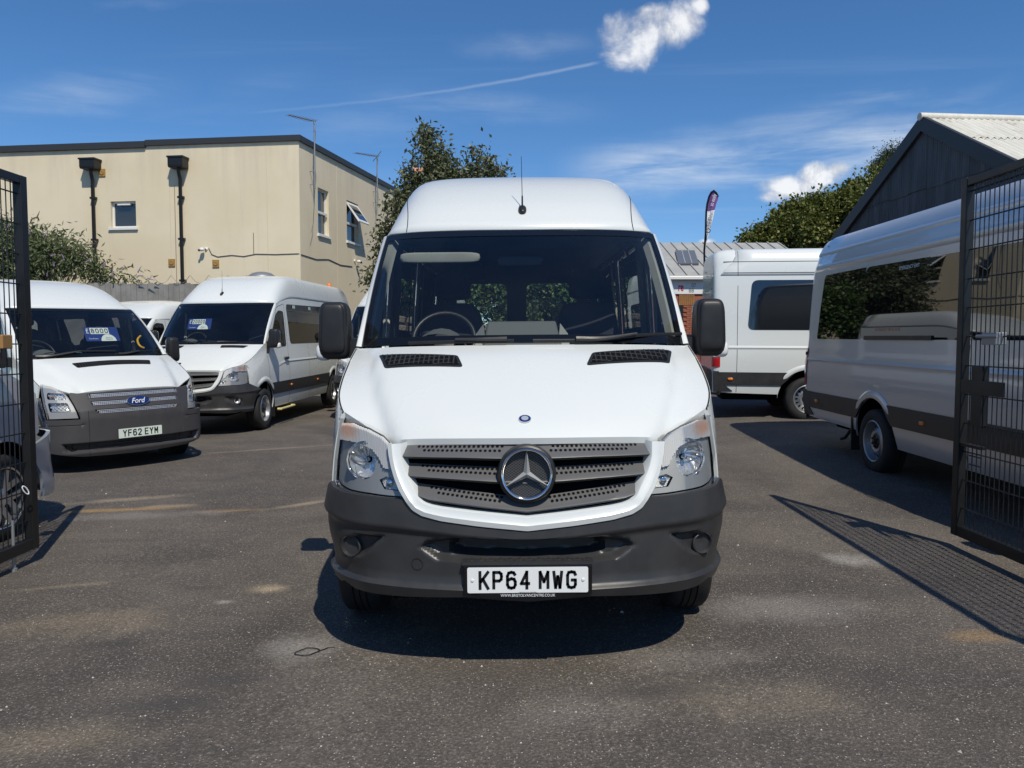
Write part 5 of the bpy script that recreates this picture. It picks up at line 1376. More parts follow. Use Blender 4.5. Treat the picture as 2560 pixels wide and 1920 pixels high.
# --- high-roof van standing between those two
mid = Van('van', TRANSIT, (-8.42, 14.3, -.07), yaw=-6, rol=-.6, L=4.9)
tag(mid.root, 'white van squeezed behind the YF62 EYM van, in front of the wooden fence', 'van', 'minibuses for sale')
mid.shell([FDOOR], [FDOOR], (), True, 'side_glass', ([(1.18, 1.2), (1.3, .8), (1.38, .32)], [(2.15, .32), (2.15, 1.98)]), res=.14); ford_front(mid, ford)
for sg in (-1, 1): door_mirror(mid, sg, (1.07, 1.20, 1.46), (.155, .15, .34), (.93, 1.25, 1.38), lens=False)
mid.wheels(); cabin(mid, (), True)
price_card(mid, (322, 818), '6500', .43, label='blue and white \u00a36500 price card behind the windscreen of the van squeezed by the fence')

# --- silver people carrier behind the left gate leaf
mpv = Van('van', TRANSIT, (-4.80, 6.76, -.04), yaw=178, L=4.8, paint='paint_silver_blue')
tag(mpv.root, 'silver blue van with alloy wheels parked along the gate leaf that has the drop bolt', 'van')
mpv.shell(FWIN, FWIN, (), False, 'privacy_glass', ([(1.18, 1.2), (1.3, .8), (1.38, .32)], [(2.15, .32), (2.15, 1.98)]), res=.1)
mpv.wheels(('alloy',) * 4)
def mpv_front(v):
    ax, ar, az = v.p['axle'], v.p['arch'], v.p['tyre']
    def u_at_y(y):
        for u, x, yy in v.nu:
            if yy >= y: return u
        return v.U
    ua = u_at_y(v.p['arch_front'][0]); arc = [(-(u_at_y(ax - math.sqrt(max(0, ar ** 2 - (z - az) ** 2))) - .004), z) for z in [lerp(v.p['arch_front'][1] - .01, .26, k / 6) for k in range(7)]]
    half = [(-ua, v.p['arch_front'][1] - .01), (-.98, .77), (-.62, .77), (-.52, .98), (0, 1.0)]; bot = [arc[-1], (-.8, .24), (-.4, .22), (0, .215)]
    out = half + [(-a, b) for a, b in reversed(half)][1:] + [(-a, b) for a, b in arc[1:-1]] + [(-a, b) for a, b in bot] + list(reversed(bot))[1:] + list(reversed(arc[1:-1]))
    def off(u, z):
        a = abs(u); o = .015 + .02 * sstep(.55, .35, z) * sstep(.2, .3, z)
        o -= .04 * sstep(0, .02, sdist((u, z), [(-.45, .30), (.45, .30), (.55, .45), (-.55, .45)])); o -= .03 * sstep(0, .015, sdist((u, z), [(-.4, .80), (.4, .80), (.45, .92), (-.45, .92)])); return o
    b = v.part(sheet(out, v.nose(off), .03, .03), 'bumper', 'paint_silver_blue', smooth=40)
    v.part(sheet([(-.44, .31), (.44, .31), (.54, .44), (-.54, .44)], v.nose(-.02), .06, 0), 'intake', 'black', b); v.part(sheet([(-.39, .805), (.39, .805), (.44, .915), (-.44, .915)], v.nose(-.012), .06, 0), 'grille', 'plastic_black', b)
    for sg in (-1, 1):
        S = [(sg * a, z) for a, z in ((.54, .98), (.64, .79), (.96, .80), (1.06, .92), (1.02, 1.06), (.78, 1.03))]
        hl = v.part(sheet(S, v.nose(.0), .05, .04), 'headlamp', 'lamp_lens', smooth=60); v.part(sheet(grow(S, -.008), v.nose(-.03), .05, 0), 'lamp_housing', 'lamp_bright', hl)
    v.part(sheet([(-.8, .3), (.8, .3), (.8, .8), (-.8, .8)], lambda a, z, d: v.nose(-.15)(v.u_of_x(a), z, 0), .1, 0), 'front_panel', 'black')
mpv_front(mpv)
for sg in (-1, 1): door_mirror(mpv, sg, (1.12, 1.34, 1.60), (.24, .2, .34), (.93, 1.36, 1.45), lens=False, mat_='paint_silver_blue')
# ------------------------------------------------------------------ ground
def build_ground():
    xs = [-600, -200, -80, -40] + [-26 + i * 1.0 for i in range(53)] + [40, 80, 200, 600]
    ys = [-300, -60, -20] + [-6 + i * 1.0 for i in range(50)] + [55, 80, 150, 300, 900]
    rows = [[Vector((x, y, gz(x, y))) for x in xs] for y in ys]
    m = bpy.data.materials.new('asphalt'); m.use_nodes = True; nt = m.node_tree; b = nt.nodes['Principled BSDF']; g = G(nt); MATS['asphalt'] = m
    tc = N(nt, 'ShaderNodeTexCoord'); P = tc.outputs['Object']; sep = N(nt, 'ShaderNodeSeparateXYZ'); lk(nt, P, sep.inputs[0]); x, y, _ = sep.outputs
    big = g.noise(P, .55, 6, .6, .8); mid = g.noise(P, 2.6, 6, .62, .5); fine = g.noise(P, 70, 3, .6); grit = g.noise(P, 190, 2, .5)
    vo = N(nt, 'ShaderNodeTexVoronoi'); vo.inputs['Scale'].default_value = 110; lk(nt, P, vo.inputs['Vector'])
    str_ = g.noise(g.vec(g.m('MULTIPLY', x, .35), g.m('MULTIPLY', y, 1.6), 0.0), 1.1, 7, .65, .6)
    c = g.mix(g.sm(big, .3, .72), (.072, .062, .054), (.142, .122, .103))
    c = g.mix(g.m('MULTIPLY', g.sm(mid, .42, .75), .4), c, (.178, .150, .124))
    c = g.mix(g.m('MULTIPLY', g.sm(str_, .46, .72), .6), c, (.058, .052, .050))
    c = g.mix(g.m('MULTIPLY', g.sm(fine, .52, .72), .6), c, (.32, .285, .25))
    c = g.mix(g.m('MULTIPLY', g.sm(fine, .48, .3), .6), c, (.045, .041, .040))
    vs = N(nt, 'ShaderNodeSeparateColor'); lk(nt, vo.outputs['Color'], vs.inputs[0])
    spk = g.m('MULTIPLY', g.m('MULTIPLY', g.sm(vo.outputs['Distance'], .42, .18), g.sm(vs.outputs[0], .90, .95)), .8)
    c = g.mix(g.m('MULTIPLY', g.sm(vo.outputs['Distance'], .55, .2), g.m('MULTIPLY', g.sm(vs.outputs[1], .55, .9), .45)), c, (.24, .215, .185))
    c = g.mix(g.m('MULTIPLY', g.sm(vs.outputs[2], .55, .9), .45), c, (.055, .051, .05))
    c = g.mix(spk, c, (.62, .56, .49))
    def blot(cx, cy, rx, ry, ang, col, amp, nz=1.4, soft=.9):
        nonlocal c
        ca_, sa_ = math.cos(R(ang)), math.sin(R(ang)); dx, dy = g.m('SUBTRACT', x, cx), g.m('SUBTRACT', y, cy)
        u = g.m('DIVIDE', g.m('ADD', g.m('MULTIPLY', dx, ca_), g.m('MULTIPLY', dy, sa_)), rx); w = g.m('DIVIDE', g.m('SUBTRACT', g.m('MULTIPLY', dy, ca_), g.m('MULTIPLY', dx, sa_)), ry)
        q = g.m('SUBTRACT', 1.0, g.m('SQRT', g.m('ADD', g.m('MULTIPLY', u, u), g.m('MULTIPLY', w, w))))
        q = g.m('ADD', q, g.m('MULTIPLY', g.m('SUBTRACT', mid, .5), nz)); f = g.m('MULTIPLY', g.sm(q, 0.0, soft), g.sm(fine, .25, .6, .35, 1.0))
        c = g.mix(g.m('MULTIPLY', f, amp), c, col)
    def at(px, py): q = ground(px, py); return q.x, q.y
    sand, rust, dust, oil = (.46, .37, .25), (.40, .25, .10), (.40, .38, .35), (.055, .052, .053)
    for a, bb, ry, col, amp in (((100, 1282), (520, 1266), .10, rust, .75), ((330, 1268), (520, 1262), .10, sand, .5), ((640, 1278), (850, 1246), .10, sand, .6), ((120, 1264), (500, 1234), .14, sand, .45), ((480, 1280), (700, 1272), .08, rust, .4), ((500, 1135), (860, 1110), .12, sand, .35), ((0, 1480), (330, 1450), .05, sand, .25)):
        (x0, y0), (x1, y1) = at(*a), at(*bb); blot((x0 + x1) / 2, (y0 + y1) / 2, math.hypot(x1 - x0, y1 - y0) / 2 * 1.2, ry, math.degrees(math.atan2(y1 - y0, x1 - x0)), col, amp, 1.2)
    for px, py, rx, ry, col, amp in ((675, 1472, .16, .12, sand, .8), (560, 1505, .08, .05, dust, .6), (1950, 1520, .7, .35, dust, .3), (2120, 1400, .28, .22, dust, .6), (2440, 1590, .22, .12, rust, .4), (750, 1620, .3, .25, dust, .4), (1700, 1640, .5, .2, dust, .2), (330, 1290, 1.0, .2, dust, .25),
                                     (1500, 1780, .5, .2, dust, .15), (1650, 1730, .35, .12, oil, .7), (420, 1760, .35, .12, oil, .7), (560, 1700, .3, .12, oil, .6), (300, 1610, .25, .08, oil, .6), (500, 1470, .2, .08, oil, .5), (2250, 1480, .5, .2, oil, .35), (120, 1850, .6, .2, sand, .25), (200, 1560, .9, .3, sand, .22), (1900, 1750, .9, .3, sand, .15)):
        x0, y0 = at(px, py); blot(x0, y0, rx, ry, 8, col, amp)
    lk(nt, c, b.inputs['Base Color']); b.inputs['Roughness'].default_value = .82; b.inputs['Specular IOR Level'].default_value = .35
    bn = N(nt, 'ShaderNodeBump'); bn.inputs['Strength'].default_value = .75; bn.inputs['Distance'].default_value = .012
    lk(nt, g.m('ADD', g.m('MULTIPLY', fine, .9), g.m('MULTIPLY', grit, .5)), bn.inputs['Height']); lk(nt, bn.outputs[0], b.inputs['Normal'])
    o = MB().grid(rows).build('ground', 'asphalt', None, smooth=True); o['kind'] = 'structure'
    o['label'] = 'dark worn asphalt yard with sandy streaks and stains'
build_ground()

# ------------------------------------------------------------------ open mesh gates
def gate_leaf(x, y0, y1, top, bot, label, sg):
    rt = empty('gate_leaf', (x, y1, gz(x, y1))); tag(rt, label, 'gate', 'open mesh gates')
    L = y1 - y0; t = .06; z0 = bot
    for yy in (0, -L): MB().box((-.03, yy - .035, z0), (.03, yy + .03, top)).build('frame_post', 'gate_black', rt, bevel=.004)
    for za, zb in ((z0, z0 + .075), (top - .055, top)): MB().box((-.026, -L + .031, za), (.026, -.036, zb)).build('frame_rail', 'gate_black', rt, bevel=.004)
    v = None; n = int((L - .1) / .05)
    for i in range(1, n + 1):
        if v is None: v = MB().tube([(0, 0, z0 + .03), (0, 0, top - .02)], .0036, 6).build('vertical_wire', 'gate_black', rt)
        else:
            v2 = v.copy(); COL.objects.link(v2); v2.parent = rt; v2.location = (0, -.05 - .05 * i, 0)
    v.location = (0, -.1, 0)
    h = None; k = 1; z = z0 + .20
    while z < top - .06:
        if h is None: h = MB().tube([(sg * .006, -L, 0), (sg * .006, -.02, 0)], .005, 6).build('horizontal_wire', 'gate_black', rt); h.location = (0, 0, z)
        else: q = h.copy(); COL.objects.link(q); q.parent = rt; q.location = (0, 0, z)
        z += .2
    return rt
gl_ = gate_leaf(-3.29, 2.0, 5.2, 2.62, .10, 'black steel mesh gate leaf standing open beside the silver van, drop bolt on the ground', -1)
MB().tube([(.0, -.20, .0), (.0, -.20, .34)], .010, 8).tube([(.0, -.20, 0), (.0, -.20, .02)], .02, 8).build('drop_bolt', 'galv', gl_)
MB().box((-.03, -.30, 1.47), (.045, -.20, 1.56)).build('lock_case', 'brass_rust', gl_, bevel=.006)
tag(MB().tube([(-3.235 + .014 * math.cos(a) * .6, 5.06 + .02 * math.cos(a), .50 + .02 * math.sin(a) - .022 * math.cos(a)) for a in [2 * math.pi * i / 16 for i in range(17)]], .004, 6).build('cable_tie', 'print_white', None), 'white plastic cable tie looped on the gate leaf beside the silver van', 'cable tie')
gr_ = gate_leaf(3.155, 2.0, 5.38, 2.58, .09, 'black steel mesh gate leaf with lock case standing open beside the silver minibus', 1)
MB().box((-.025, -.27, .88), (.025, -.15, 1.29)).build('lock_case', 'gate_black', gr_, bevel=.004)
MB().box((-.03, -.50, 1.10), (-.015, -.037, 1.195)).build('slide_bolt', 'gate_black', gr_, bevel=.003)
MB().box((-.05, -.43, 1.435), (.03, -.29, 1.515)).build('latch_plate', 'galv', gr_, bevel=.004); MB().tube([(-.055, -.47, 1.49), (-.055, -.25, 1.49)], .012, 8).build('latch_pin', 'galv', gr_)
MB().box((-.02, -.27, .73), (.02, -.036, .75)).build('lower_rail', 'gate_black', gr_)
for z in (.30, .62, .68): MB().tube([(-.03, -.17, z), (-.03, -.30, z)], .006, 6).build('hinge_pin', 'gate_black', gr_)

# ------------------------------------------------------------------ cream building
def render_mat():
    m = bpy.data.materials.new('cream_render'); m.use_nodes = True; nt = m.node_tree; b = nt.nodes['Principled BSDF']; g = G(nt); MATS['cream_render'] = m
    tc = N(nt, 'ShaderNodeTexCoord'); P = tc.outputs['Object']; sep = N(nt, 'ShaderNodeSeparateXYZ'); lk(nt, P, sep.inputs[0])
    n1 = g.noise(P, .5, 5, .6); n2 = g.noise(g.vec(g.m('MULTIPLY', sep.outputs[0], 2.2), g.m('MULTIPLY', sep.outputs[1], 2.2), g.m('MULTIPLY', sep.outputs[2], .18)), 1.0, 6, .65)
    c = g.mix(g.sm(n1, .3, .7), (.71, .61, .435), (.77, .67, .49)); c = g.mix(g.m('MULTIPLY', g.sm(n2, .52, .78), .38), c, (.53, .46, .34))
    top = g.m('MULTIPLY', g.m('MULTIPLY', g.sm(sep.outputs[2], 5.4, 7.4), g.sm(n2, .4, .62)), .35); c = g.mix(top, c, (.52, .46, .36))
    lk(nt, c, b.inputs['Base Color']); b.inputs['Roughness'].default_value = .9; b.inputs['Specular IOR Level'].default_value = .2
    bn = N(nt, 'ShaderNodeBump'); bn.inputs['Strength'].default_value = .25; bn.inputs['Distance'].default_value = .01; lk(nt, g.noise(P, 60, 4), bn.inputs['Height']); lk(nt, bn.outputs[0], b.inputs['Normal'])
render_mat()
mat('capping', (.035, .037, .04), .5); mat('upvc', (.74, .74, .72), .35); mat('pipe_black', (.012, .012, .013), .4); mat('vent_ochre', (.36, .22, .06), .6); mat('joint', (.66, .57, .43), .9); mat('joint_dark', (.33, .27, .19), .9)
mat('cable_grey', (.12, .12, .12), .6); mat('curtain', (.45, .5, .52), .9)
C0 = at_y(746.5, 338, 22); zt = C0.z
def at_z(px, py, z): d = ray(px, py); return CAM + d * ((z - CAMH) / d.z)
Lp, Rp = at_z(0, 364, zt), at_z(989, 471, zt)
bld = empty('building', (C0.x, C0.y, 0)); tag(bld, 'two-storey cream rendered building with flat roof, black rainwater pipes and white windows', 'building')
O = Vector((C0.x, C0.y, 0))
dl = Vector((Lp.x - C0.x, Lp.y - C0.y, 0)).normalized(); dr = Vector((Rp.x - C0.x, Rp.y - C0.y, 0)).normalized()
nl = Vector((-dl.y, dl.x, 0)); nl = nl if nl.y < 0 else -nl; nr = Vector((dr.y, -dr.x, 0)); nr = nr if nr.x > 0 else -nr
def wl(px, py): q = on_plane(px, py, C0, nl) - O; return q.dot(dl), q.z
def wr(px, py): q = on_plane(px, py, C0, nr) - O; return q.dot(dr), q.z
mapL = lambda a, z, d: dl * a + nl * d + Vector((0, 0, z)); mapR = lambda a, z, d: dr * a + nr * d + Vector((0, 0, z))
def win_rect(f, x0, y0, x1, y1):
    a, b = f(x0, (y0 + y1) / 2)[0], f(x1, (y0 + y1) / 2)[0]; zs = [f((x0 + x1) / 2, y)[1] for y in (y0, y1)]
    return rect(min(a, b), max(a, b), min(zs), max(zs))
W1 = win_rect(wl, 277, 503, 340, 569); WA = win_rect(wr, 795, 474, 822, 588); WB = win_rect(wr, 867, 506, 896, 606)
WC = win_rect(wr, 962, 542, 972, 592)
LL, LR = 19.0, 17.0
sheet(rect(0, LL, 0, zt - .16), mapL, 1.2, .22, [W1]).build('wall', 'cream_render', bld, fix=True)
sheet(rect(0, LR, 0, zt - .16), mapR, 1.2, .22, [WA, WB, WC]).build('wall', 'cream_render', bld, fix=True)
MB().poly([dl * .3 + dr * .3 + Vector((0, 0, zt - .1)), dl * LL + Vector((0, 0, zt - .1)), dl * LL + dr * LR + Vector((0, 0, zt - .1)), dr * LR + Vector((0, 0, zt - .1))]).build('flat_roof', 'capping', bld)
MB().poly([dl * LL, dl * LL + dr * LR, dl * LL + dr * LR + Vector((0, 0, zt - .12)), dl * LL + Vector((0, 0, zt - .12))]).build('back_wall', 'cream_render', bld)
MB().poly([dr * LR, dl * LL + dr * LR, dl * LL + dr * LR + Vector((0, 0, zt - .12)), dr * LR + Vector((0, 0, zt - .12))]).build('back_wall', 'cream_render', bld)
def bar(f, a0, a1, z0, z1, d0, d1, name, m, parent=None, bevel=0):
    v = [f(a, z, d) for d in (d0, d1) for a, z in ((a0, z0), (a1, z0), (a1, z1), (a0, z1))]
    return MB().add(v, [(0, 1, 2, 3), (7, 6, 5, 4), (0, 4, 5, 1), (1, 5, 6, 2), (2, 6, 7, 3), (3, 7, 4, 0)]).build(name, m, parent or bld, bevel=bevel)
stp = wl(365, 345)[0]
bar(mapL, -.07, stp, zt - .16, zt, -.25, .07, 'roof_capping', 'capping'); bar(mapL, stp + .005, LL, zt - .21, zt - .03, -.25, .08, 'roof_capping', 'capping'); bar(mapR, -.0, LR, zt - .165, zt - .002, -.25, .068, 'roof_capping', 'capping')
for px in (425, 668): a = wl(px, 500)[0]; bar(mapL, a - .012, a + .012, 0, zt - .21, .0, .006, 'render_joint', 'joint')
a = wl(437, 500)[0]; bar(mapL, a - .012, a + .012, 2.5, zt - 1.3, .0, .004, 'render_joint', 'joint_dark')
a = wr(843, 500)[0]; bar(mapR, a - .02, a + .02, 0, zt - .21, .0, .006, 'render_joint', 'joint')
def window(f, w, name='window', split=None, open_top=False):
    a0, a1, z0, z1 = w[0][0], w[1][0], w[0][1], w[2][1]; t = .055
    fr = MB()
    o = sheet(w, lambda a, z, d: f(a, z, -.10 + d), .5, .06, [grow(w, -t)]).build(name, 'upvc', bld)
    sheet(grow(w, -t + .01), lambda a, z, d: f(a, z, -.13 + d), .5, 0).build('pane', 'building_glass', o)
    bar(f, a0 - .06, a1 + .06, z0 - .07, z0 - .005, -.10, .06, 'sill', 'upvc', o)
    if split: bar(f, a0 + t, a1 - t, lerp(z0, z1, split) - .035, lerp(z0, z1, split) + .035, -.12, -.03, 'transom', 'upvc', o)
    return o
w = window(mapL, W1); bar(mapL, lerp(W1[0][0], W1[1][0], .25), lerp(W1[0][0], W1[1][0], .75), W1[2][1] - .11, W1[2][1] - .07, -.10, -.02, 'trickle_vent', 'upvc', w)
window(mapR, WA, split=.48); w = window(mapR, WB, split=.45); window(mapR, WC)
zo0, zo1 = lerp(WB[0][1], WB[2][1], .48), WB[2][1] - .04; a0, a1 = WB[0][0] + .04, WB[1][0] - .04
sm = MB(); pts = [mapR(a0, zo0, .42), mapR(a1, zo0, .42), mapR(a1, zo1, -.02), mapR(a0, zo1, -.02)]; ins = [mapR(a0 + .07, zo0 + .07, .385), mapR(a1 - .07, zo0 + .07, .385), mapR(a1 - .07, zo1 - .07, .015), mapR(a0 + .07, zo1 - .07, .015)]
sm.add(pts + ins, [(0, 1, 5, 4), (1, 2, 6, 5), (2, 3, 7, 6), (3, 0, 4, 7)]); so = sm.build('open_sash', 'upvc', w, solid=.04); MB().poly(ins).build('sash_pane', 'building_glass', w)
for hx0, hx1, hy0, hy1, px, py in ((217, 254, 402, 427, 238, 700), (435, 472, 397, 424, 456, 712)):
    h = win_rect(wl, hx0, hy0, hx1, hy1); a0, a1, z0, z1 = h[0][0], h[1][0], h[0][1], h[2][1]
    v = [mapL(a, z, d) for z, s_ in ((z0, .96), (lerp(z0, z1, .2), 1.0), (z1, 1.0)) for a, d in ((lerp((a0 + a1) / 2, a0, s_), .01), (lerp((a0 + a1) / 2, a1, s_), .01), (lerp((a0 + a1) / 2, a1, s_), .34 * s_), (lerp((a0 + a1) / 2, a0, s_), .34 * s_))]
    hp = MB().add(v, [(0, 1, 2, 3), (8, 9, 10, 11)] + [(i + k, (i + 1) % 4 + k, (i + 1) % 4 + 4 + k, i + 4 + k) for k in (0, 4) for i in range(4)]).build('rain_hopper', 'pipe_black', bld, bevel=.01)
    bar(mapL, a0 - .02, a1 + .02, z1 - .03, z1 + .015, .008, .36, 'hopper_rim', 'pipe_black', hp)
    ac = wl(px, 520)[0]; zb = 2.0
    MB().tube([mapL((a0 + a1) / 2, z0 + .05, .16), mapL((a0 + a1) / 2, z0 - .10, .16), mapL(ac, z0 - .28, .09), mapL(ac, zb, .09)], .05, 10).build('downpipe', 'pipe_black', bld, smooth=50)
    for k in range(3):
        zz = lerp(z0 - .8, 3.0, k / 2.2); bar(mapL, ac - .085, ac + .085, zz - .03, zz + .03, .01, .12, 'pipe_bracket', 'pipe_black')
for px, py in ((256, 432), (430, 657), (540, 659)):
    a, z = wl(px, py); o = bar(mapL, a - .10, a + .10, z - .11, z + .11, .0, .03, 'wall_vent', 'vent_ochre', bevel=.004)
    MB().lathe([(.065, .0), (.065, .012), (.05, .016), (0, .008)], frame(O * 0 + mapL(a, z, .031), -dl, (0, 0, 1)), 20).build('vent_cowl', 'brass_rust', o)
def cam_thing(f, a, z, lab):
    c = O + f(a, z, .0); nn = nl if f is mapL else nr; t = dl if f is mapL else dr
    rt = empty('security_camera', c); tag(rt, lab, 'camera')
    MB().lathe([(.045, 0), (.045, .02), (.02, .05)], frame((0, 0, 0), t, (0, 0, 1)) if False else (nn.to_track_quat('Z', 'Y').to_matrix().to_4x4()), 14).build('bracket', 'upvc', rt)
    b = MB(); rbox(b, nn * .13 + t * .07 - Vector((0, 0, .02)), (.13, .13, .10), 3, 8); b.build('camera_body', 'upvc', rt, smooth=60)
    b = MB(); rbox(b, nn * .19 + t * .12 - Vector((0, 0, .05)), (.07, .07, .07), 2.2, 8); b.build('lens', 'gloss_black', rt, smooth=60)
cam_thing(mapL, *wl(516, 623), 'small white security camera on the cream wall below the rainwater hoppers'); cam_thing(mapR, *wr(886, 652), 'small dark security camera on the cream wall below the open window')
mp = [wl(*q) for q in ((522, 620), (530, 636), (545, 642), (580, 638), (610, 641), (640, 635), (690, 636), (746, 634))]
cb = [O + mapL(a, z, .012) for a, z in mp] + [O + mapR(*wr(*q), .012) for q in ((752, 636), (790, 648), (820, 648), (850, 662), (880, 666))]
tag(MB().tube(cb, .011, 6).build('cable', 'cable_grey', None), 'thin grey cable sagging along the cream wall from camera to camera', 'cable')
tag(MB().tube([O + mapL(*wl(634, 582), .012), O + mapL(*wl(635, 636), .012)], .009, 6).build('cable', 'cable_grey', None), 'short upright grey cable on the cream wall joining the sagging one', 'cable')
def aerial(f, px_pole, py0, py1, head, lab, mount, nel=10):
    a, z0 = f(px_pole, py1); z1 = f(px_pole, py0)[1]; fm = mapR; c = O + fm(a, z0, .16)
    rt = empty('aerial', c); tag(rt, lab, 'aerial', 'aerials on the cream building')
    top = Vector((0, 0, z1 - z0)); MB().tube([(0, 0, 0), top], .022, 8).build('mast', 'galv', rt)
    for k in (.12, .5): MB().box((-.02, -.02, k), (.02, .02, k + .05)).tube([(0, 0, k), -nr * .18 + Vector((0, 0, k))], .014, 6).build('wall_bracket', 'galv', rt)
    e = at_y(head[0], head[1], c.y - .9) - c; d = (e - top)
    MB().tube([top - d * .06, top + d], .016, 6).build('boom', 'galv', rt)
    sd_ = d.cross(Vector((0, 0, 1))).normalized()
    for i in range(nel):
        p0 = top + d * (.05 + .92 * i / (nel - 1)); h = .20 - .008 * i if nel > 6 else .16; MB().tube([p0 - sd_ * h, p0 + sd_ * h], .006, 5).build('element', 'galv', rt)
    if nel <= 8: MB().tube([top + Vector((0, 0, .15)) - sd_ * .2, top + Vector((0, 0, -.15)) + sd_ * .2], .012, 5).build('reflector_bar', 'galv', rt)
    cp = [Vector((.02, 0, z)) + Vector((.03 * math.sin(z * 5), 0, 0)) for z in [top.z * (1 - k / 12) for k in range(13)]]
    cp += [Vector((0, 0, -.3)), -dr * .1 + Vector((0, 0, -1.0)), -dr * .25 + Vector((0, 0, -1.3))] if mount else [Vector((0, 0, -.3))]
    MB().tube([q - nr * .02 for q in cp], .007, 5).build('aerial_lead', 'cable_grey', rt)
aerial(wr, 775, 305, 472, (720, 287), 'tall grey TV aerial on a mast fixed at the near corner of the cream building', True)
aerial(wr, 933, 392, 515, (888, 382), 'grey TV aerial on a shorter mast further along the cream building', False, 8)

# ------------------------------------------------------------------ fence, stone wall
mat('weathered_board', (.20, .19, .175), .85, var=(2.5, .8, (.30, .29, .27)), bump=(25, .4, .01)); mat('stone', (.13, .10, .072), .9, var=(3, .9, (.23, .185, .14)), bump=(14, .9, .04)); mat('stone_gap', (.05, .04, .03), .95)
fn = empty('board_fence', (-9, 20.2, 0)); tag(fn, 'weathered grey board fence on a stone wall in front of the cream building', 'fence')
x = -14.0; k = 0
while x < -6.2:
    wd = .135 + random.uniform(-.012, .012); zt_ = 2.98 + .012 * k % .03 + random.uniform(-.012, .012)
    MB().box((x + 9, -.012, 1.7), (x + 9 + wd, .012, zt_)).build('board', 'weathered_board', fn).location = (0, random.uniform(-.006, .006), 0)
    x += wd + .006; k += 1
for z in (1.95, 2.65): MB().box((-5, .02, z), (2.8, .07, z + .08)).build('rail', 'weathered_board', fn)
pts = []
for i in range(160): t = i / 159; a = i * .55; pts.append((lerp(-4.5, 2.4, t), .1 * math.cos(a) , 3.10 + .10 * math.sin(a)))
MB().tube(pts, .006, 4).build('razor_wire', 'galv', fn)
def stone_wall(name, x0, x1, y, z1, lab, seed=3):
    random.seed(seed); rt = empty(name, (x0, y, 0)); tag(rt, lab, 'wall'); L = x1 - x0
    MB().box((0, .08, 0), (L, .5, z1 - .08)).build('core', 'stone_gap', rt); z = 0
    while z < z1 - .05:
        h = random.uniform(.14, .26); x = -random.uniform(0, .3)
        while x < L:
            wd = random.uniform(.22, .55); m = MB(); rbox(m, (0, 0, 0), (wd - .02, .30, h - .02), random.uniform(3, 6), 5)
            for q in m.v: q += noise.noise_vector(q * 5 + Vector((x * 7, z * 9, 0))) * .02
            if 0 < x + wd / 2 < L: o = m.build('stone', 'stone', rt, smooth=30); o.location = (x + wd / 2, .16 + random.uniform(-.03, .03), z + h / 2); o.rotation_euler = (0, random.uniform(-.05, .05), 0)
            x += wd
        z += h
    return rt
stone_wall('stone_wall', -3.4, 2.6, 20.6, 1.95, 'old brown rubble stone wall below the evergreen tree at the back of the yard')
MB().box((-14, 20.05, 0), (-6.2, 20.18, 1.7)).build('low_wall', 'stone', None); tag(bpy.data.objects['low_wall'], 'brown stone base wall under the weathered board fence', 'wall')

# ------------------------------------------------------------------ black gabled shed on the right
def corr_mat(name, col, col2, worn):
    m = bpy.data.materials.new(name); m.use_nodes = True; nt = m.node_tree; b = nt.nodes['Principled BSDF']; g = G(nt); MATS[name] = m
    tc = N(nt, 'ShaderNodeTexCoord'); P = tc.outputs['Object']; sep = N(nt, 'ShaderNodeSeparateXYZ'); lk(nt, P, sep.inputs[0])
    st = g.noise(g.vec(g.m('MULTIPLY', sep.outputs[0], 5.0), g.m('MULTIPLY', sep.outputs[1], 5.0 if not worn else 1.2), g.m('MULTIPLY', sep.outputs[2], .6)), 1.0, 6, .65); n = g.noise(P, 1.4, 6, .65)
    c = g.mix(g.sm(st, .4, .7), col, col2)
    if worn: c = g.mix(g.m('MULTIPLY', g.sm(n, .56, .66), .6), c, (.36, .31, .24))
    lk(nt, c, b.inputs['Base Color']); b.inputs['Roughness'].default_value = .62
corr_mat('black_cladding', (.058, .061, .067), (.10, .104, .112), False); corr_mat('roof_sheet', (.60, .58, .51), (.70, .68, .61), True); mat('bare_sheet', (.20, .20, .20), .6, var=(6, .9, (.42, .41, .38)))
Ya = 17.6; Ap = at_y(2314, 303, Ya); Fe = at_y(2100, 590, Ya * 1.206)
gd = Vector((Fe.x - Ap.x, Fe.y - Ap.y, 0)); half = gd.length; gd.normalize(); sn = Vector((-gd.y, gd.x, 0)); sn = sn if sn.x < 0 else -sn    # outward, to the left
shed = empty('shed', (Ap.x, Ap.y, 0)); tag(shed, 'black corrugated gabled shed with pale sheet roof behind the silver minibus', 'shed')
za, ze = Ap.z, Fe.z; slope = (za - ze) / half
ztop = lambda a: za - abs(a) * slope - .06
PIT = .0762
def corr(a0, a1, zf0, zf1, off):
    rows = []; n = int((a1 - a0) / PIT * 6)
    for i in range(n + 1):
        a = lerp(a0, a1, i / n); d = .009 * math.cos(a / PIT * 2 * math.pi) + off
        if zf1(a) <= zf0(a) + .02: continue
        rows.append([gd * a + sn * d + Vector((0, 0, zf0(a))), gd * a + sn * d + Vector((0, 0, zf1(a)))])
    return rows
zs = za - 1.45
a = -half; k = 0
while a < half - .02:
    a1 = min(half, a + .70); o_ = .004 * (k % 2)
    r_ = corr(a, a1 + .03, lambda q: max(.05, -1), lambda q: min(zs + .08 * math.sin(k), ztop(q)), o_)
    if len(r_) > 2: MB().grid(r_).build('cladding_sheet', 'black_cladding', shed, smooth=60)
    r_ = corr(a, a1 + .03, lambda q: zs - .08 + .02 * math.sin(k * 3), lambda q: ztop(q), .02 + o_)
    if len(r_) > 2: MB().grid(r_).build('cladding_sheet', 'black_cladding', shed, smooth=60)
    a = a1; k += 1
RL = 13.0
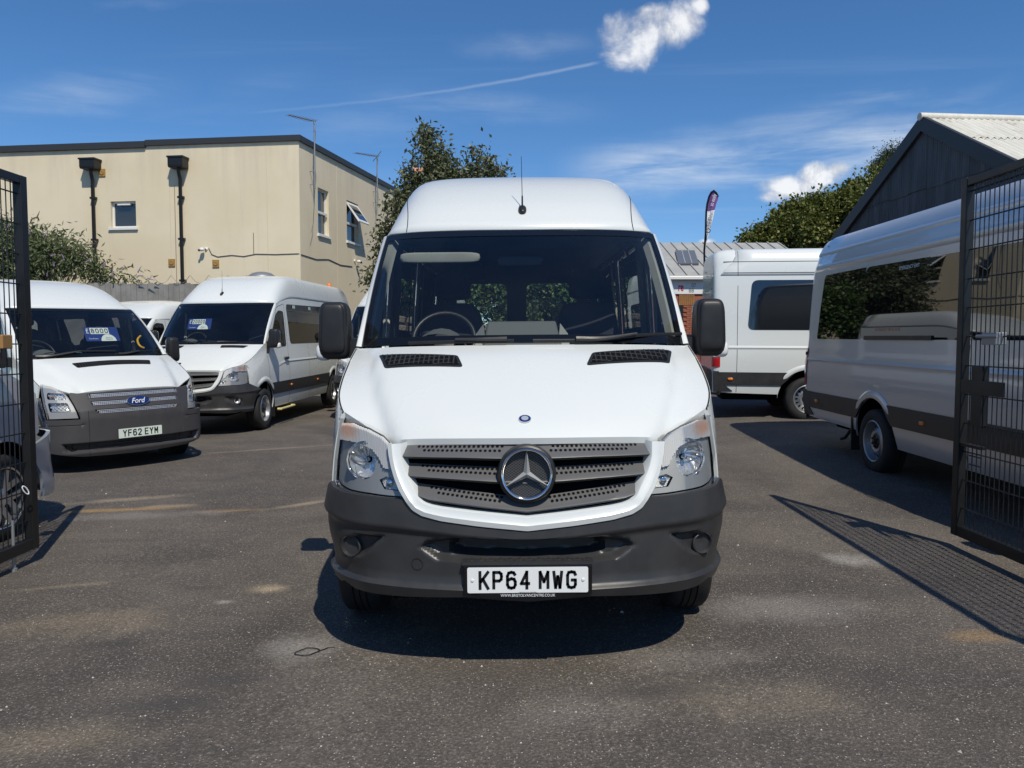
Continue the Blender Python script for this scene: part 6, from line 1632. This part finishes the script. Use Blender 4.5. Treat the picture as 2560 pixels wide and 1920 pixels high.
def roof_side(sg, lab):
    n = 14
    ln = math.hypot(half + .25, (half + .25) * slope)
    for tier in range(3):
        t0, t1 = tier / 3, min(1.0, (tier + 1) / 3 + .03)
        for i in range(n):
            x0 = -.12 + i * (RL / n); x1 = x0 + RL / n + .03; rows = []; m_ = int((x1 - x0) / .15 * 6)
            for j in range(m_ + 1):
                x = lerp(x0, x1, j / m_); d = .025 * math.cos(x / .15 * 2 * math.pi) + .012 * (2 - tier) * 0 + .008 * (i % 2) + .025 * (3 - tier)
                rows.append([-sn * x + gd * (sg * (half + .25) * t) + Vector((0, 0, za - (half + .25) * t * slope + d)) for t in (t0, t1)])
            worn = sg < 0 and ((tier == 1 and i in (2,)) or (tier == 0 and i == 2 and False))
            MB().grid(rows).build('roof_sheet', 'bare_sheet' if worn else 'roof_sheet', shed, smooth=60)
roof_side(-1, ''); roof_side(1, '')
MB().tube([sn * .15 + Vector((0, 0, za + .10)), -sn * RL + Vector((0, 0, za + .10))], .09, 8).build('ridge_cap', 'roof_sheet', shed, smooth=50)
for sg in (-1, 1):
    e = gd * sg * (half + .28); dz = Vector((0, 0, -(half + .28) * slope)); p0 = sn * .02 + Vector((0, 0, za - .22)); p1 = p0 + e + dz; u = Vector((0, 0, .34))
    MB().prism([p0, p1, p1 + u, p0 + u], sn * .10).build('barge_board', 'capping', shed)
MB().poly([gd * -half - sn * .1, gd * -half - sn * RL, gd * -half - sn * RL + Vector((0, 0, ze)), gd * -half - sn * .1 + Vector((0, 0, ze))]).build('side_wall', 'black_cladding', shed)

# ------------------------------------------------------------------ workshop with sign
mat('workshop_roof', (.36, .36, .34), .55, var=(2, .6, (.44, .43, .40))); mat('sign_board', (.74, .75, .74), .5); mat('brick_red', (.27, .085, .05), .85, var=(12, .8, (.36, .13, .08))); mat('mortar', (.36, .32, .27), .9); mat('wood_door', (.32, .15, .05), .6, var=(6, .7, (.20, .09, .03)), bump=(20, .3, .01)); mat('sign_red', (.62, .015, .03), .5); mat('sign_grey', (.16, .16, .16), .5); mat('skylight', (.13, .14, .16), .35)
Yw = 26.0; ws = empty('workshop', (at_y(1733, 700, Yw).x, Yw, 0)); tag(ws, 'low workshop with grey standing-seam roof, skylight and white sign board', 'workshop'); wx = ws.location.x
E0 = at_y(1690, 690, Yw); ez = E0.z; Rg = at_y(1900, 607, Yw + 4.5); rz = Rg.z; xl, xr = -5.5, at_y(1946, 607, Yw + 4.5).x - wx
rfm = lambda x, t, d: Vector((x, lerp(-.25, 4.5, t), lerp(ez, rz, t) + d))
MB().add([rfm(xl, 0, 0), rfm(xr, 0, 0), rfm(xr, 1, 0), rfm(xl, 1, 0), rfm(xl, 0, -.08), rfm(xr, 0, -.08), rfm(xr, 1, -.08), rfm(xl, 1, -.08)], [(0, 1, 2, 3), (4, 5, 6, 7), (0, 1, 5, 4), (1, 2, 6, 5), (2, 3, 7, 6), (3, 0, 4, 7)]).build('roof', 'workshop_roof', ws)
x = xl + .2
while x < xr: MB().add([rfm(x + q, t, d) for t in (0, 1) for q, d in ((-.02, .002), (-.02, .045), (.02, .045), (.02, .002))], [(0, 1, 5, 4), (1, 2, 6, 5), (2, 3, 7, 6), (0, 1, 2, 3)]).build('roof_seam', 'workshop_roof', ws); x += .42
sk = [at_y(px, py, Yw + 2.2) for px, py in ((1692, 664), (1746, 664), (1740, 630), (1686, 630))]
def on_roof(px, py):
    d = ray(px, py); n_ = Vector((0, -(rz - ez), 4.75)).normalized(); p0 = Vector((wx, Yw - .25, ez)); q = CAM + d * ((p0 - CAM).dot(n_) / d.dot(n_)); return q - ws.location
sq = [on_roof(*q) for q in ((1696, 664), (1747, 664), (1736, 631), (1688, 631))]; MB().prism([q + Vector((0, 0, .03)) for q in sq], (0, -.01, .05)).build('skylight', 'skylight', ws)
for k in (.33, .66): MB().tube([sq[0].lerp(sq[1], k) + Vector((0, -.01, .085)), sq[3].lerp(sq[2], k) + Vector((0, -.01, .085))], .02, 5).build('skylight_bar', 'workshop_roof', ws)
gp0 = at_y(1700, 735, Yw); MB().box((xl, -.05, gp0.z), (xr - 1, .1, ez - .06)).build('sign_board', 'sign_board', ws)
MB().box((xl, -.28, ez - .14), (xr, -.16, ez - .02)).build('gutter', 'upvc', ws, bevel=.02)
def sign(txt, px0, py0, px1, py1, m, bold=.02):
    a, b = at_y(px0, py1, Yw - .06), at_y(px1, py0, Yw - .06); c = (a + b) / 2 - ws.location
    lettering(txt, frame((c.x, -.056, c.z), (1, 0, 0), (0, 0, 1)), b.x - a.x, b.z - a.z, m, ws, bold=bold)
sign('re', 1696, 713, 1709, 728, 'sign_red'); sign('07', 1729, 708, 1740, 718, 'sign_grey', 0); sign('88', 1722, 721, 1735, 731, 'sign_grey', 0)
bz = gp0.z; MB().box((xl, .0, 0), (xr - 1, .25, bz)).build('wall', 'brick_red', ws)
wd0, wd1 = at_y(1697, 760, Yw).x - wx, at_y(1736, 760, Yw).x - wx; wz0 = at_y(1700, 763, Yw).z
for i in range(8): q0 = lerp(wd0, wd1, i / 8); MB().box((q0, -.04, wz0), (q0 + (wd1 - wd0) / 8 - .008, -.003, bz - .01)).build('wood_slat', 'wood_door', ws)
bx0, bx1 = at_y(1716, 790, Yw).x - wx, at_y(1760, 790, Yw).x - wx; bm = None; z = .3; row = 0
while z < wz0 - .02:
    x = bx0 - (.11 if row % 2 else 0)
    while x < bx1:
        if bm is None: bm = MB().box((0, -.03, 0), (.215, -.002, .065)).build('brick', 'brick_red', ws); bm.location = (x, 0, z)
        else: q = bm.copy(); COL.objects.link(q); q.parent = ws; q.location = (x, 0, z)
        x += .225
    z += .075; row += 1
MB().box((wd0, -.02, .2), (bx0 - .12, -.001, wz0 - .01)).build('doorway', 'gloss_black', ws)

# ------------------------------------------------------------------ feather flag
mat('flag_purple', (.14, .06, .22), .7); mat('flag_white', (.72, .73, .75), .7); mat('flag_ink', (.05, .05, .07), .6)
Yf = 16.0; Z7 = lambda a, b: (1600 + a * .434, 240 + b * .434)
fl = empty('feather_flag', (at_y(*Z7(368, 890), Yf).x, Yf, gz(4, Yf))); tag(fl, 'white and purple feather flag on a curved black pole behind the white side-on van', 'flag')
fp = lambda a, b, w=0: at_y(*Z7(a, b), Yf) - fl.location + Vector((0, .03 * math.sin(b * .03 + a * .05) + w, 0))
edge = [(372, 890), (376, 800), (380, 720), (384, 660), (388, 620), (397, 580), (410, 556), (425, 546), (440, 556), (452, 580)]
basep = Vector((0, 0, 0)); MB().tube([basep + Vector((.05, 0, 0)), fp(369, 1100), fp(370, 990)] + [fp(*q) for q in edge], .022, 6).build('pole', 'gloss_black', fl)
lft = [(374, 890), (379, 800), (384, 720), (389, 662)]; rgt = [(376, 888), (398, 790), (416, 715), (430, 655)]
MB().grid([[fp(lerp(a[0], b[0], t), lerp(a[1], b[1], t)) for t in (0, .33, .66, 1)] for a, b in zip(lft, rgt)]).build('white_panel', 'flag_white', fl, solid=.006)
lft = [(389, 662), (394, 620), (402, 582), (414, 558), (426, 549)]; rgt = [(430, 655), (440, 620), (448, 600), (452, 588), (450, 578)]
MB().grid([[fp(lerp(a[0], b[0], t), lerp(a[1], b[1], t)) for t in (0, .33, .66, 1)] for a, b in zip(lft, rgt)]).build('purple_panel', 'flag_purple', fl, solid=.006)
c0, c1 = fp(386, 765, -.05), fp(405, 668, -.05); lettering('Close Brothers', frame((c0 + c1) / 2 + Vector((0, -.04, 0)), c1 - c0, Vector((-1, 0, .2))), (c1 - c0).length, .09, 'flag_ink', fl, bold=.01)
c0, c1 = fp(408, 640, -.05), fp(430, 565, -.05); lettering('so easily', frame((c0 + c1) / 2 + Vector((0, -.04, 0)), c1 - c0, Vector((-1, 0, .2))), (c1 - c0).length * .9, .10, 'flag_white', fl, name='slogan')
c = fp(385, 780, -.08); MB().lathe([(.05, 0), (.05, .004), (.03, .004), (.03, 0)], frame(c, (1, 0, 0), (0, 0, 1)), 16).build('logo_ring', 'flag_ink', fl)

# ------------------------------------------------------------------ trees and shrubs
def leaf_mat(name, c1, c2, c3):
    m = bpy.data.materials.new(name); m.use_nodes = True; nt = m.node_tree; b = nt.nodes['Principled BSDF']; g = G(nt); MATS[name] = m
    ge = N(nt, 'ShaderNodeNewGeometry'); r_ = ge.outputs['Random Per Island']; c = g.mix(g.sm(r_, 0, .75), c1, c2); c = g.mix(g.sm(r_, .82, 1.0), c, c3)
    lk(nt, c, b.inputs['Base Color']); b.inputs['Roughness'].default_value = .45; b.inputs['Specular IOR Level'].default_value = .35
    tl = N(nt, 'ShaderNodeBsdfTranslucent'); lk(nt, c, tl.inputs[0]); mx = N(nt, 'ShaderNodeMixShader'); mx.inputs[0].default_value = .25
    lk(nt, b.outputs[0], mx.inputs[1]); lk(nt, tl.outputs[0], mx.inputs[2]); lk(nt, mx.outputs[0], nt.nodes['Material Output'].inputs[0])
leaf_mat('leaf_evergreen', (.060, .080, .036), (.145, .158, .082), (.26, .25, .15)); leaf_mat('leaf_maple', (.070, .095, .020), (.15, .165, .038), (.24, .22, .06)); leaf_mat('leaf_buddleia', (.07, .10, .04), (.16, .19, .09), (.28, .29, .15)); leaf_mat('leaf_ivy', (.04, .08, .02), (.10, .15, .04), (.16, .21, .07)); leaf_mat('leaf_conifer', (.020, .040, .020), (.045, .068, .032), (.07, .09, .04))
mat('bark', (.07, .055, .04), .9, bump=(18, .8, .03)); mat('flower_purple', (.27, .18, .33), .7, var=(20, .6, (.34, .26, .4))); mat('flower_dead', (.13, .08, .06), .8); mat('flower_peach', (.65, .32, .22), .6)
def crown(name, blobs, n, size, m, parent, org, seed, asp=.5, droop=.3, clump=.75, depth=1.0):
    """leaves scattered through the crown: twig clusters on the shells of many lobes, gaps between"""
    rnd = random.Random(seed); V = []; Fc = []; tot = sum(b[1] ** 2 * b[2] for b in blobs)
    for c, r, dens in blobs:
        k = int(n * r * r * dens / tot); ncl = max(6, int(k / 9)); done = 0
        for _ in range(ncl):
            d = Vector((rnd.gauss(0, 1), rnd.gauss(0, 1), rnd.gauss(0, 1))).normalized(); rr = r * (clump + (1.08 - clump) * rnd.random() ** .6) if rnd.random() < .75 else r * rnd.random()
            rr *= 1 + .28 * noise.noise(Vector((d.x, d.y, d.z)) * 2.3 + Vector(c) * .7); cc = Vector(c) + Vector((d.x * rr, d.y * rr * depth, d.z * rr * .95)); cs = size * rnd.uniform(1.0, 2.4)
            for _ in range(9):
                p = cc + Vector((rnd.gauss(0, 1), rnd.gauss(0, 1), rnd.gauss(0, 1))) * cs * .62; ax = (d + Vector((rnd.uniform(-1, 1), rnd.uniform(-1, 1), rnd.uniform(-1, 1) - droop))).normalized()
                sd_ = ax.cross(Vector((rnd.uniform(-1, 1), rnd.uniform(-1, 1), rnd.uniform(-1, 1)))).normalized(); s_ = size * rnd.uniform(.65, 1.25); up = ax.cross(sd_)
                b = len(V); V += [p, p + ax * s_ * .45 + sd_ * s_ * asp * .5 + up * s_ * .06, p + ax * s_, p + ax * s_ * .45 - sd_ * s_ * asp * .5 + up * s_ * .06]; Fc.append((b, b + 1, b + 2, b + 3))
    mb = MB(); mb.v = [v - org for v in V]; mb.f = Fc; mb.m = [0] * len(Fc); return mb.build(name, m, parent, fix=False)
def px_blobs(Y, lst, jy=.35, seed=1, sub_=7):
    rnd = random.Random(seed); out = []
    for q in lst:
        px, py, r = q[:3]; y = Y + rnd.uniform(-jy, jy) * (r / FPX * Y) * 1.5; c = at_y(px, py, y); rw = r / FPX * y; dn = q[3] if len(q) > 3 else 1.0
        if sub_ and rw > .25:
            out.append((c, rw * .62, dn * .5))
            for _ in range(sub_):
                d = Vector((rnd.gauss(0, 1), rnd.gauss(-.5, .9), rnd.gauss(.2, 1))).normalized(); k = rnd.uniform(.28, .48); out.append((c + d * rw * (1.02 - k), rw * k, dn * 1.5))
        else: out.append((c, rw, dn))
    return out
def tree(name, Y, base_px, lst, n, size, m, label, cat='tree', group=None, seed=1, asp=.5, trunk_r=.16, fork=2.5, droop=.3, clump=.75):
    bl = px_blobs(Y, lst, seed=seed); bx = at_y(base_px, 800, Y).x; org = Vector((bx, Y, gz(bx, Y))); rt = empty(name, org); tag(rt, label, cat, group)
    t = MB(); fk = Vector((.1, 0, fork)); t.tube([(0, 0, -.1), (.03, .02, fork * .5), fk], [trunk_r * 1.25, trunk_r, trunk_r * .85], 10)
    for c, r, _ in bl:
        e = c - org; md = fk.lerp(e, .5) + Vector((0, 0, .15 * (e - fk).length)); t.tube(smooth_curve([fk, md, e, e + (e - fk).normalized() * r * .5], 7), [trunk_r * .6, trunk_r * .5, trunk_r * .4, trunk_r * .3, trunk_r * .2, trunk_r * .12, .01], 6)
    t.build('trunk', 'bark', rt, smooth=50); crown('crown', bl, n, size, m, rt, org, seed, asp, droop, clump); return rt, org, bl
ev, eo, eb = tree('evergreen_tree', 23.5, 1080, [(1075, 395, 45), (1066, 352, 24), (1070, 330, 9), (1078, 460, 62), (1040, 440, 30), (1112, 430, 28), (1195, 425, 42), (1188, 388, 20), (1225, 400, 18), (1240, 448, 26), (1155, 455, 22), (1010, 520, 40), (1028, 480, 26), (990, 580, 42), (972, 640, 36), (1060, 550, 80), (1150, 520, 80), (1250, 520, 60), (1100, 650, 120), (1000, 690, 70), (948, 668, 20, .35), (935, 705, 24, .35), (945, 620, 14, .3), (1250, 640, 100), (1330, 700, 90)], 30000, .15, 'leaf_evergreen', 'tall narrow-leaved evergreen tree between the cream building and the KP64 MWG van', seed=4, fork=2.0)
rnd = random.Random(5)
for px, py in ((1038, 425), (1051, 423)):
    q = MB(); c = at_y(px, py, 22.2) - eo
    for k in range(7): rbox(q, c + Vector((rnd.uniform(-.05, .05), rnd.uniform(-.03, .03), rnd.uniform(-.05, .05))), (.06, .06, .06), 2, 5)
    q.build('blossom', 'flower_peach', ev, smooth=60)
tree('broadleaf_tree', 42, 2050, [(2120, 530, 62), (2060, 520, 38), (2105, 490, 24), (2010, 535, 38), (1960, 555, 34), (1910, 585, 30), (1880, 600, 22), (1862, 606, 14), (1990, 590, 70), (2080, 580, 80), (2170, 540, 70), (2185, 480, 40), (2150, 470, 28), (2210, 440, 30), (2170, 610, 110), (2040, 630, 90), (1930, 625, 50), (2030, 505, 18), (1985, 522, 14)], 70000, .19, 'leaf_maple', 'large spreading green tree behind the white side-on van', seed=9, asp=.75, trunk_r=.4, fork=2.5, clump=.8)
tree('conifer_tree', 52, 2230, [(2232, 374, 9), (2245, 366, 8), (2225, 392, 14), (2240, 395, 18), (2205, 412, 14), (2220, 430, 34), (2192, 432, 12), (2240, 480, 70)], 16000, .26, 'leaf_conifer', 'dark conifer top rising beside the roof edge of the black shed', seed=11, asp=.22, trunk_r=.3, fork=4, droop=.8)
iv, io, ib = tree('ivy_hedge', 22.0, 1380, [(1330, 715, 70), (1240, 710, 60), (1420, 710, 60), (1180, 705, 50), (1500, 715, 55), (1560, 735, 50), (1300, 680, 40), (1390, 680, 40), (1240, 765, 60), (1330, 775, 60), (1420, 770, 60), (1180, 760, 50), (1490, 770, 50)], 18000, .12, 'leaf_ivy', 'green leafy hedge over the stone wall, seen through the KP64 MWG van', 'hedge', seed=13, asp=.8, trunk_r=.06, fork=.8)
bu, bo_, bb = tree('buddleia', 20.9, 110, [(70, 655, 62), (20, 625, 60), (140, 640, 55), (190, 665, 45), (105, 600, 26), (88, 575, 13), (212, 640, 22), (250, 690, 28), (300, 700, 20), (345, 708, 13), (370, 716, 8), (40, 590, 24), (165, 608, 15), (10, 570, 28), (-40, 640, 80), (60, 700, 70)], 15000, .16, 'leaf_buddleia', 'straggling buddleia bush with purple flower spikes behind the YF62 EYM van', 'bush', seed=17, asp=.28, trunk_r=.05, fork=.9, droop=.5, clump=.6)
rnd = random.Random(23)
for px, py, ang in [(92, 545, 70), (75, 580, 120), (110, 590, 40), (128, 640, 20), (200, 590, 30), (190, 600, 150), (170, 625, 10), (215, 655, 30), (225, 612, 20), (160, 650, 100), (135, 665, 80), (40, 650, 60), (60, 620, 130), (255, 665, 40), (300, 672, 30), (320, 668, 15), (345, 690, 10), (370, 696, -10), (385, 692, 20), (345, 680, 60), (280, 690, 80), (30, 600, 80), (118, 690, 70), (205, 640, 50), (15, 575, 60)]:
    p0 = at_y(px, py, 20.0) - bo_; d = Vector((math.cos(R(ang)), rnd.uniform(-.4, .1), math.sin(R(ang)))).normalized(); L = rnd.uniform(.14, .24); m = MB(); n_ = 12
    for k in range(n_): rbox(m, p0 + d * L * k / n_ + Vector((0, 0, -.12 * (k / n_) ** 2 * L)), (.042 * (1 - .75 * k / n_),) * 3, 2, 4)
    m.build('flower_spike', 'flower_purple' if rnd.random() < .7 else 'flower_dead', bu, smooth=60)

# ------------------------------------------------------------------ bits on the ground
rnd = random.Random(31); m = MB()
for _ in range(420):
    y = 2.0 + 9 * rnd.random() ** 1.6; x = rnd.uniform(-.72, .72) * y * .95; r_ = rnd.uniform(.0018, .0045) * (1 + .08 * y); z = gz(x, y)
    if rnd.random() < .06: r_ *= 1.8
    a = rnd.uniform(0, 6.28); q = [Vector((x + r_ * math.cos(a + k * 2.1) * rnd.uniform(.7, 1.3), y + r_ * math.sin(a + k * 2.1), z)) for k in range(3)] + [Vector((x, y, z + r_ * .9))]
    m.add(q, [(0, 1, 3), (1, 2, 3), (2, 0, 3)])
mat('grit', (.55, .51, .45), .8)
tag(m.build('grit', 'grit', None), 'pale grit scattered over the asphalt', None, kind='stuff')
c = ground(768, 1632); wp = [c + Vector((.05 * math.cos(a) * (1 + .3 * math.sin(2 * a)), .045 * math.sin(a), .006)) for a in [R(-40 + i * 19) for i in range(21)]] + [c + Vector((.09, .05, .006)), c + Vector((.12, .055, .006))]
tag(MB().tube(wp, .0022, 5).build('wire', 'ink', None), 'thin black loop of wire lying on the asphalt beside the KP64 MWG van', 'wire')
